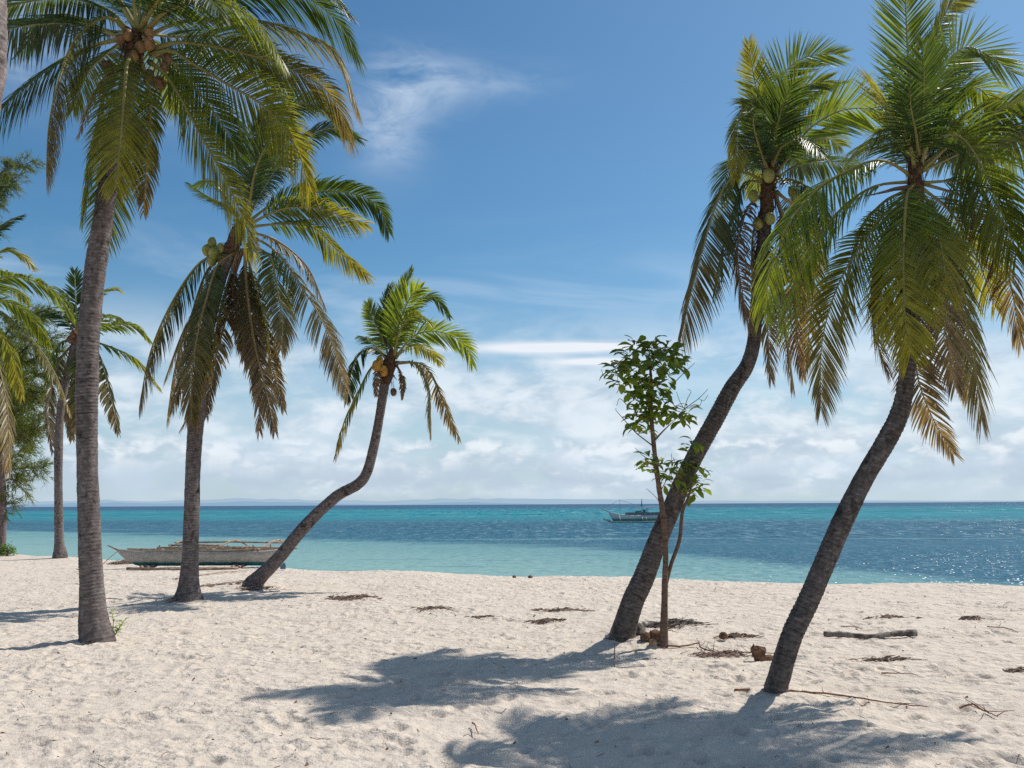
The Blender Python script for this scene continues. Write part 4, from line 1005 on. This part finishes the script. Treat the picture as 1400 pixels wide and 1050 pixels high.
V, F, C_ = ribbons(np.array(PP), np.array(DD), np.array(LL), .0085, cols, .55)
mesh_obj('foliage', V, F, M_NEEDLE, root, colors=C_, origin=b)

# ------------------------------------------------------------------ beached bangka
def paint_hull(name, zcut, top1, top2, low1, low2):
    m, t, out = material(name); tcn = t.new('ShaderNodeTexCoord'); o = tcn.outputs['Object']
    s_ = t.new('ShaderNodeSeparateXYZ'); t.l.new(o, s_.inputs[0]); n = t.noise(t.vscale(o, 1, 1, 3), 5, 7, .65)
    c = t.mix(t.sstep(n, .35, .68), top1, top2); lo = t.mix(t.sstep(n, .4, .6), low1, low2)
    z = t.math('ADD', s_.outputs[2], t.math('MULTIPLY', t.math('SUBTRACT', n, .5), .05))
    c = t.mix(t.sstep(z, zcut + .012, zcut - .012), c, lo)
    c = t.mix(t.math('MULTIPLY', t.sstep(t.noise(o, 13, 6, .7), .60, .68), .5), c, (.13, .11, .09))
    principled(t, out, c, .6, .3, bump(t, n, .3, .01)); return m
b = gpt(268, 776); b[2] += 0.0; Yb = b[1]
root = empty('outrigger_boat', b); tag(root, 'beached narrow white outrigger boat with turquoise bottom and bamboo outriggers', 'boat')
ppm = F_PX / Yb; Lh = 232 / ppm; x0 = (160 - 268) / ppm
mh = paint_hull('white_and_turquoise_hull', .16, (.36, .33, .285), (.50, .46, .40), (.03, .15, .16), (.05, .23, .23))
def hull(b, Lh, x0, beam, hkeel, hsheer, n=44, rx=0.0, rise=.12):
    vs = []; M_ = 11
    for i in range(n):
        f = i / (n - 1); x = x0 + Lh * f; e = abs(2 * f - 1)
        w_ = beam / 2 * (1 - e ** 2.6) ** .8 + .012
        zt = hsheer + rise * e ** 3.0; zb = hkeel + (zt - hkeel - .05) * max(0, (e - .72) / .28) ** 1.6
        for k in range(M_):
            a = pi * k / (M_ - 1); yy = -cos(a) * w_; zz = zb + (zt - zb) * (1 - abs(sin(a)) ** .75)
            vs.append((b[0] + x, b[1] + yy, b[2] + zz))
        vs2 = []
    off = len(vs)
    for i in range(n):
        f = i / (n - 1); x = x0 + Lh * f; e = abs(2 * f - 1); w_ = max(.004, beam / 2 * (1 - e ** 2.6) ** .8 - .02)
        zt = hsheer + rise * e ** 3.0 - .001; zb = hkeel + .05 + (zt - hkeel - .05) * max(0, (e - .7) / .3) ** 1.6
        for k in range(M_):
            a = pi * k / (M_ - 1); vs.append((b[0] + x, b[1] - cos(a) * w_, b[2] + zb + (zt - zb) * (1 - abs(sin(a)) ** .75)))
    fs = []
    for i in range(n - 1):
        for k in range(M_ - 1):
            q = i * M_ + k; fs.append((q, q + M_, q + M_ + 1, q + 1)); q += off; fs.append((q, q + 1, q + M_ + 1, q + M_))
        for k in (0, M_ - 1):
            q = i * M_ + k; fs.append((q, q + off, q + off + M_, q + M_))
    return vs, fs
vs, fs = hull(b, Lh, x0, .62, .05, .44, rise=.08)
mesh_obj('hull', vs, fs, mh, root, smooth=True, origin=b)
B = lambda px, z, dy: np.array([b[0] + (px - 268) / ppm, b[1] + dy, b[2] + z])
mb = MB(); mb.tube([B(162, .49, 0), B(154, .56, 0), B(147, .62, 0)], [.03, .022, .012], 6); mb.build('bow_spur', M_BAMBOO, root, origin=b, smooth=True)
mb = MB()
for s_ in (-1, 1): mb.tube([B(175 + (i * 205 / 20), .49 + .03 * abs(i / 10 - 1) ** 2.5, s_ * (.30 * (1 - abs(i / 10 - 1) ** 3) + .02)) for i in range(21)], .018, 6)
mb.build('gunwale', M_BAMBOO, root, origin=b, smooth=True)
for px in (236, 304, 364):
    mb = MB(); P, _ = spline([B(px - 10, .50, -.35), B(px - 6, .56, 0), B(px + 1, .69, .45), B(px + 6, .70, .8), B(px + 11, .60, 1.2), B(px + 14, .46, 1.5)], 30)
    mb.tube(P, np.interp(np.linspace(0, 1, 30), [0, .5, 1], [.022, .032, .022]), 7); mb.build('outrigger_beam', M_BAMBOO, root, origin=b, smooth=True)
for (xa, xb, dy, z) in ((205, 345, -1.5, .05), (215, 385, 1.5, .42)):
    mb = MB()
    for o_ in (0, .07): mb.tube([B(xa, z + .03, dy + o_), B((xa + xb) / 2, z, dy + o_), B(xb, z + .03, dy + o_)], .035, 8)
    mb.build('outrigger_float', M_BAMBOO, root, origin=b, smooth=True)
for (xa, xb, dy, z) in ((222, 384, -.42, .56), (230, 380, .45, .66), (228, 300, .1, .60)):
    mb = MB(); mb.tube([B(xa, z, dy), B((xa + xb) / 2, z + .02, dy), B(xb, z - .01, dy)], .026, 7); mb.build('lashing_pole', M_BAMBOO, root, origin=b, smooth=True)
mb = MB(); mb.box(B(287, .50, 0), (.20, .5, .06)); mb.box(B(345, .50, 0), (.14, .5, .05)); mb.box(B(312, .52, .02), (1.0, .36, .03)); mb.build('thwart', M_BAMBOO, root, origin=b)
mb = MB(); P, _ = spline([B(165, .52, 0), B(158, .30, -.3), B(150, .04, -.7), B(138, .03, -1.0), B(128, .03, -.9)], 24); mb.tube(P, .012, 5); mb.build('mooring_rope', M_DRY, root, origin=b, smooth=True)
mb = MB()
for px in (226, 252, 298, 316, 350, 373): mb.tube([B(px - .6, .56, -.40), B(px, .62, -.46), B(px + .6, .54, -.44)], .02, 5)
mb.build('lashing', M_DRY, root, origin=b)
# wooden chocks under the hull
for i, (px, lab) in enumerate(((205, 'dark driftwood chock under the bow of the beached boat'), (325, 'short log chock under the stern half of the beached boat'))):
    mb = MB(); c = B(px, .04, -.1); mb.tube([c + np.array([0, -.5, 0]), c, c + np.array([.03, .45, .0])], [.05, .06, .05], 8, jitter=.15)
    mb.tube([c + np.array([.16, -.45, .01]), c + np.array([.2, .1, .02])], [.04, .035], 7, jitter=.15)
    o_ = mb.build('log_chock', M_DRY, origin=c, smooth=False); tag(o_, lab, 'log')
# sticks at bow and ropes
def litter(px, py, wpx, dpx, n, label, mat=M_DRY, name='seaweed_pile', cat='debris', lmax=.25, h=.05, thick=.006, leafy=.5):
    c = gpt(px, py); ppm = F_PX / c[1]; w_ = wpx / ppm / 2
    y1 = gpt(px, py - dpx / 2)[1]; y0 = gpt(px, py + dpx / 2)[1]; dy = max(.06, (y1 - y0) / 2)
    mb = MB(); n = int(n * .45)
    for _ in range(n):
        a = random.choice((random.gauss(0, .3), random.gauss(.1, .6))); a = math.copysign(abs(math.tanh(a)), a); bb = random.gauss(.25 * sin(a * 5), .3)
        x = c[0] + max(-1, min(1, a)) * w_; y = c[1] + max(-1, min(1, bb)) * dy
        z = gh(x, y) + random.uniform(0.0, h * .7) * max(0.1, 1 - abs(a)); an = random.gauss(0, .8); l = random.uniform(.25, 1) * lmax
        d = np.array([cos(an), sin(an), random.uniform(-.1, .35)])
        if random.random() < leafy:
            s_ = np.array([-sin(an), cos(an), random.uniform(-.6, .6)]) * random.uniform(.008, .022)
            p = np.array([x, y, z]); q = d * l * .5; up = np.array([0, 0, random.uniform(.0, .03)])
            mb.add([p - q, p + s_ + up, p + q, p - s_ + up * .5], [(0, 1, 2), (0, 2, 3)])
        else:
            p = np.array([x, y, z]); mb.tube([p - d * l * .5, p + np.array([0, 0, random.uniform(0, .02)]) + RNG.normal(0, .012, 3), p + d * l * .5], thick * random.uniform(.5, 1.2), 4)
    o_ = mb.build(name, mat, origin=c); tag(o_, label, cat); return o_
litter(484, 818, 78, 7, 330, 'reddish brown pile of dry leaf litter nearest the small leaning palm', lmax=.3)
litter(588, 834, 62, 6, 220, 'low brown heap of dry litter in the middle of the open beach')
litter(660, 845, 52, 4, 110, 'thin line of dry brown litter just right of the mid-beach heap', h=.03)
litter(745, 850, 60, 5, 170, 'flat dark litter strip on the sand short of the sapling', h=.03)
litter(765, 835, 100, 4, 170, 'long thin seaweed line farther up the beach behind the dark litter strip', h=.03)
litter(300, 800, 110, 6, 230, 'trail of reddish dry litter lying between the second palm and the small leaning palm', h=.03)
litter(350, 806, 60, 6, 260, 'dark litter heaped against the foot of the small leaning palm', h=.09)
litter(915, 856, 110, 9, 420, 'tangle of dry twigs and leaf stalks behind the sapling', mat=M_DRIFT, name='twig_pile', lmax=.4, h=.10, leafy=.25)
litter(1000, 871, 70, 4, 110, 'low line of twigs right of the tangle behind the sapling', name='twig_pile', leafy=.3, h=.04)
litter(985, 897, 100, 8, 230, 'scatter of curled twigs between the sapling and the nearest palm', name='twig_pile', leafy=.25, h=.05, lmax=.3)
litter(175, 768, 70, 9, 360, 'dry grass and sticks heaped at the bow of the beached boat', name='grass_heap', lmax=.6, h=.16, leafy=.3)
litter(1210, 903, 110, 4, 130, 'thin brown litter line below the driftwood log', h=.03)
litter(1215, 845, 90, 4, 90, 'faint litter line beyond the driftwood log', h=.03)
litter(1330, 846, 70, 4, 80, 'sparse litter line on the far right of the beach, near the water', h=.03)
litter(1390, 918, 40, 5, 90, 'dark weed clump at the right edge of the sand', h=.04)
litter(240, 820, 22, 6, 130, 'dark root litter at the left foot of the second palm', h=.07, lmax=.2)

# driftwood log
a_ = gpt(1127, 872); c_ = gpt(1253, 871); mid = (a_ + c_) / 2
mb = MB(); P, _ = spline([a_ + [0, 0, .045], gpt(1150, 872) + [0, 0, .04], gpt(1190, 873) + [0, 0, .025], gpt(1225, 871) + [0, 0, .04], c_ + [0, 0, .05]], 26)
mb.tube(P, np.interp(np.linspace(0, 1, 26), [0, .08, .45, .9, 1], [.034, .038, .030, .040, .036]) * (1 + RNG.normal(0, .09, 26)), 10, jitter=.08)
tag(mb.build('driftwood_log', M_DRIFT, origin=mid, smooth=True), 'grey weathered driftwood log lying on the open sand', 'log')
# long stick in front of the nearest palm
def stick(pts, r, label, mat=M_STICK, name='stick', cat='stick', lift=.012, sides=6, side_twigs=0):
    P3 = [gpt(x, y, lift + (z if z else 0)) for (x, y, z) in pts]; P, ln = spline(P3, 30)
    P = P + RNG.normal(0, .002, P.shape)
    mb = MB(); mb.tube(P, np.linspace(r, r * .4, 30), sides)
    for _ in range(side_twigs):
        k = random.randint(5, 28); d = norm([random.uniform(-1, 1), random.uniform(-1, 1), random.uniform(0, .7)]); l = random.uniform(.06, .2)
        mb.tube([P[k], P[k] + d * l * .5 + RNG.normal(0, .01, 3), P[k] + d * l], [r * .4, r * .3, r * .15], 4)
    o_ = mb.build(name, mat, origin=P3[0], smooth=True); tag(o_, label, cat)
stick([(1004, 945, 0), (1060, 946, 0), (1110, 950, .01), (1160, 957, .02), (1220, 965, .01), (1268, 968, .0)], .012, 'long thin reddish stick running past the foot of the nearest palm', side_twigs=4)
stick([(912, 884, 0), (935, 886, .01), (955, 884, .03), (958, 888, .01), (975, 892, .0), (1000, 897, .0)], .012, 'bent brown root stretching from the base of the sapling', side_twigs=8)
stick([(1000, 893, 0), (1030, 896, .02), (1060, 899, .03)], .010, 'thin stick leaning on the wood chunk near the nearest palm', side_twigs=3)
stick([(840, 918, .0), (840, 908, .08), (841, 897, .22)], .010, 'short dark stick standing upright in the shaded sand', mat=M_DRY, lift=-.03)
stick([(1312, 970, 0), (1330, 972, .04), (1345, 977, .02), (1365, 982, 0)], .010, 'curved reddish twig with side shoots at the right of the sand', side_twigs=7)
stick([(1150, 858, 0), (1165, 859, .01), (1180, 861, 0)], .008, 'pale twig just beyond the left end of the driftwood log', mat=M_DRIFT, side_twigs=3)
stick([(1205, 922, 0), (1240, 924, .01), (1255, 925, 0)], .007, 'straight thin twig on open sand well below the log', side_twigs=2)
stick([(646, 992, .0), (650, 1000, .02), (654, 1008, .0)], .007, 'small upright twig in the sand left of the big crown shadow', lift=.02)
stick([(1350, 858, 0), (1375, 861, .01), (1392, 866, 0)], .008, 'brown stick at the far right of the upper sand', side_twigs=2)
stick([(240, 792, 0), (290, 786, .02), (340, 781, .01)], .02, 'bamboo pole lying on the sand in front of the beached boat', mat=M_BAMBOO)
# wood chunk, husks, stones
c = gpt(1036, 903); mb = MB(); mb.blob(c + [0.02, 0, .07], (.075, .06, .08), 12, 8, .3, .4); mb.blob(c + [.10, .02, .02], (.11, .06, .035), 10, 7, .2); mb.blob(c + [-.03, .03, .10], (.035, .035, .06), 8, 6, .3)
tag(mb.build('stump', M_NUT_B, origin=c, smooth=False), 'jagged brown chunk of palm wood left of the nearest palm trunk', 'wood chunk')
def husk(px, py, r, mat, label, group=None, sq=.85, name='coconut_husk', lift=.75):
    c = gpt(px, py); mb = MB(); mb.blob(c + [0, 0, r * lift], (r, r * .9, r * sq), 16, 11, .07, random.uniform(0, 3))
    o_ = mb.build(name, mat, origin=c, smooth=True); tag(o_, label, 'coconut', group); return o_
husk(883, 878, .075, M_NUT_B, 'left brown husk of the heap between the palm and sapling bases')
husk(896, 876, .085, M_NUT_B, 'dark upper husk of the heap, touching the sapling')
husk(893, 883.5, .052, M_HUSK, 'pale round coconut in front of the husk heap')
husk(901, 882, .04, M_DRIFT, 'small grey shell tucked between the pale coconut and the sapling')
husk(874, 868, .085, M_DRIFT, 'large grey-brown husk behind the leaning palm base', sq=.95)
husk(989, 874, .055, M_NUT_B, 'lone brown husk lying on twigs right of the sapling')
husk(703, 788, .055, M_NUT_B, 'left one of two dark coconuts by the water line', sq=.6, lift=.4)
husk(725, 788, .06, M_NUT_B, 'right one of two dark coconuts by the water line', sq=.6, lift=.4)
c = gpt(838, 872); mb = MB(); mb.blob(c + [0, 0, .02], (.10, .08, .05), 14, 9, .2); tag(mb.build('stone', M_STONE, origin=c, smooth=True), 'pale coral stone against the left foot of the leaning palm', 'stone')
M_TARP = simple_material('blue_plastic', (.05, .12, .20), (.10, .2, .3), 8, .5, .4, .2)
c = gpt(387, 774); mb = MB(); mb.box(c + [0, 0, .09], (.12, .1, .11), .6); mb.box(c + [0.02, 0.01, .16], (.07, .06, .05), .2); tag(mb.build('float_buoy', M_TARP, origin=c), 'small dark blue plastic float behind the foot of the small leaning palm', 'buoy')
# scattered leaf bits
mb = MB(); mb2 = MB()
for _ in range(560):
    yy = 5.2 + 15 * random.random() ** 1.2; xx = random.uniform(-.62, .62) * (yy + 1); z = gh(xx, yy)
    an = random.uniform(0, 2 * pi); l = random.uniform(.006, .024) * (1.4 if random.random() < .12 else 1); p = np.array([xx, yy, z + .012]); d = np.array([cos(an), sin(an), random.uniform(-.1, .5)]) * l; s_ = np.array([-sin(an), cos(an), random.uniform(-.3, .3)]) * l * random.uniform(.25, .55)
    if random.random() < .55: mb.add([p - d, p - d * .3 + s_ + [0, 0, .01], p + d * .5 + s_ * .6 + [0, 0, .015], p + d, p + d * .4 - s_, p - d * .4 - s_ * .8], [(0, 1, 5), (1, 2, 4, 5), (2, 3, 4)])
    else: mb2.tube([p - d * 2.2, p + RNG.normal(0, .008, 3) + [0, 0, .006], p + d * 2.2], .003, 4)
tag(mb.build('fallen_leaves', M_STICK), kind='stuff'); tag(mb2.build('twig_litter', M_DRY), kind='stuff')

# ------------------------------------------------------------------ anchored bangka out at sea
Ys = 130.0
p0 = at(872, 713, Ys); b = np.array([p0[0], Ys, SEA_Z]); ppm = F_PX / Ys
root = empty('outrigger_boat', b); tag(root, 'large outrigger boat with two masts and a white awning, anchored out at sea', 'boat')
M_HW = paint_hull('pale_green_hull', .55, (.42, .47, .45), (.62, .66, .62), (.10, .22, .20), (.16, .28, .26))
x0 = (832 - 872) / ppm
vs, fs = hull(b, 9.6, x0, 1.3, -.25, 1.0, rise=.55); mesh_obj('hull', vs, fs, M_HW, root, smooth=True, origin=b)
B = lambda px, z, dy: np.array([b[0] + (px - 872) / ppm, b[1] + dy, b[2] + z])
M_WH = simple_material('white_paint', (.74, .72, .76), (.82, .80, .84), 3, .5, .3, .1)
M_DK = simple_material('dark_cabin', (.10, .12, .13), (.24, .27, .28), 3, .7, .2, .1)
mb = MB(); mb.box(B(899, 2.15, 0), (3.1, 1.9, .26)); mb.build('awning', M_WH, root, origin=b)
mb = MB()
for px in (885, 913):
    for dy in (-.6, .6): mb.tube([B(px, .9, dy), B(px, 2.1, dy)], .035, 5)
mb.build('awning_post', M_DK, root, origin=b)
mb = MB(); mb.box(B(878, 1.2, 0), (4.6, .9, .4)); mb.build('cabin', M_DK, root, origin=b)
mb = MB(); mb.box(B(873, 1.48, -.1), (.8, .5, .26)); mb.box(B(881, 1.6, 0), (.35, .4, .4)); mb.box(B(859, 1.25, 0), (.7, .5, .24)); mb.build('cargo', M_DK, root, origin=b)
for px, h, r in ((848, 3.2, .022), (878, 3.3, .028)):
    mb = MB(); mb.tube([B(px, .6, 0), B(px + .3, h, 0)], r, 6)
    if px > 860: mb.add([B(px - .1, h, 0), B(px - 1.6, h - 1.0, 0), B(px - .2, h - 1.1, 0)], [(0, 1, 2)])
    mb.build('mast', M_DK, root, origin=b)
for dy in (-2.6, 2.6):
    mb = MB(); mb.tube([B(828, .5, dy), B(835, .12, dy), B(870, .10, dy), B(912, .2, dy)], .09, 6); mb.build('outrigger_float', M_HW, root, origin=b, smooth=True)
for px in (846, 876, 881, 905):
    mb = MB(); mb.tube([B(px, .15, -2.6), B(px, .85, -1.4), B(px, 1.1, 0), B(px, .85, 1.4), B(px, .15, 2.6)], .05, 5); mb.build('outrigger_beam', M_HW, root, origin=b, smooth=True)
mb = MB(); mb.tube([B(833, 1.5, 0), B(826, 1.75, 0), B(822, 2.0, 0)], [.06, .05, .03], 5); mb.build('bow_spur', M_DK, root, origin=b)
mb = MB(); mb.tube([B(848, 3.1, 0), B(878, 2.2, 0)], .02, 4); mb.tube([B(848, 3.1, 0), B(824, 1.9, 0)], .015, 4); mb.build('rigging', M_DK, root, origin=b)
print('built')
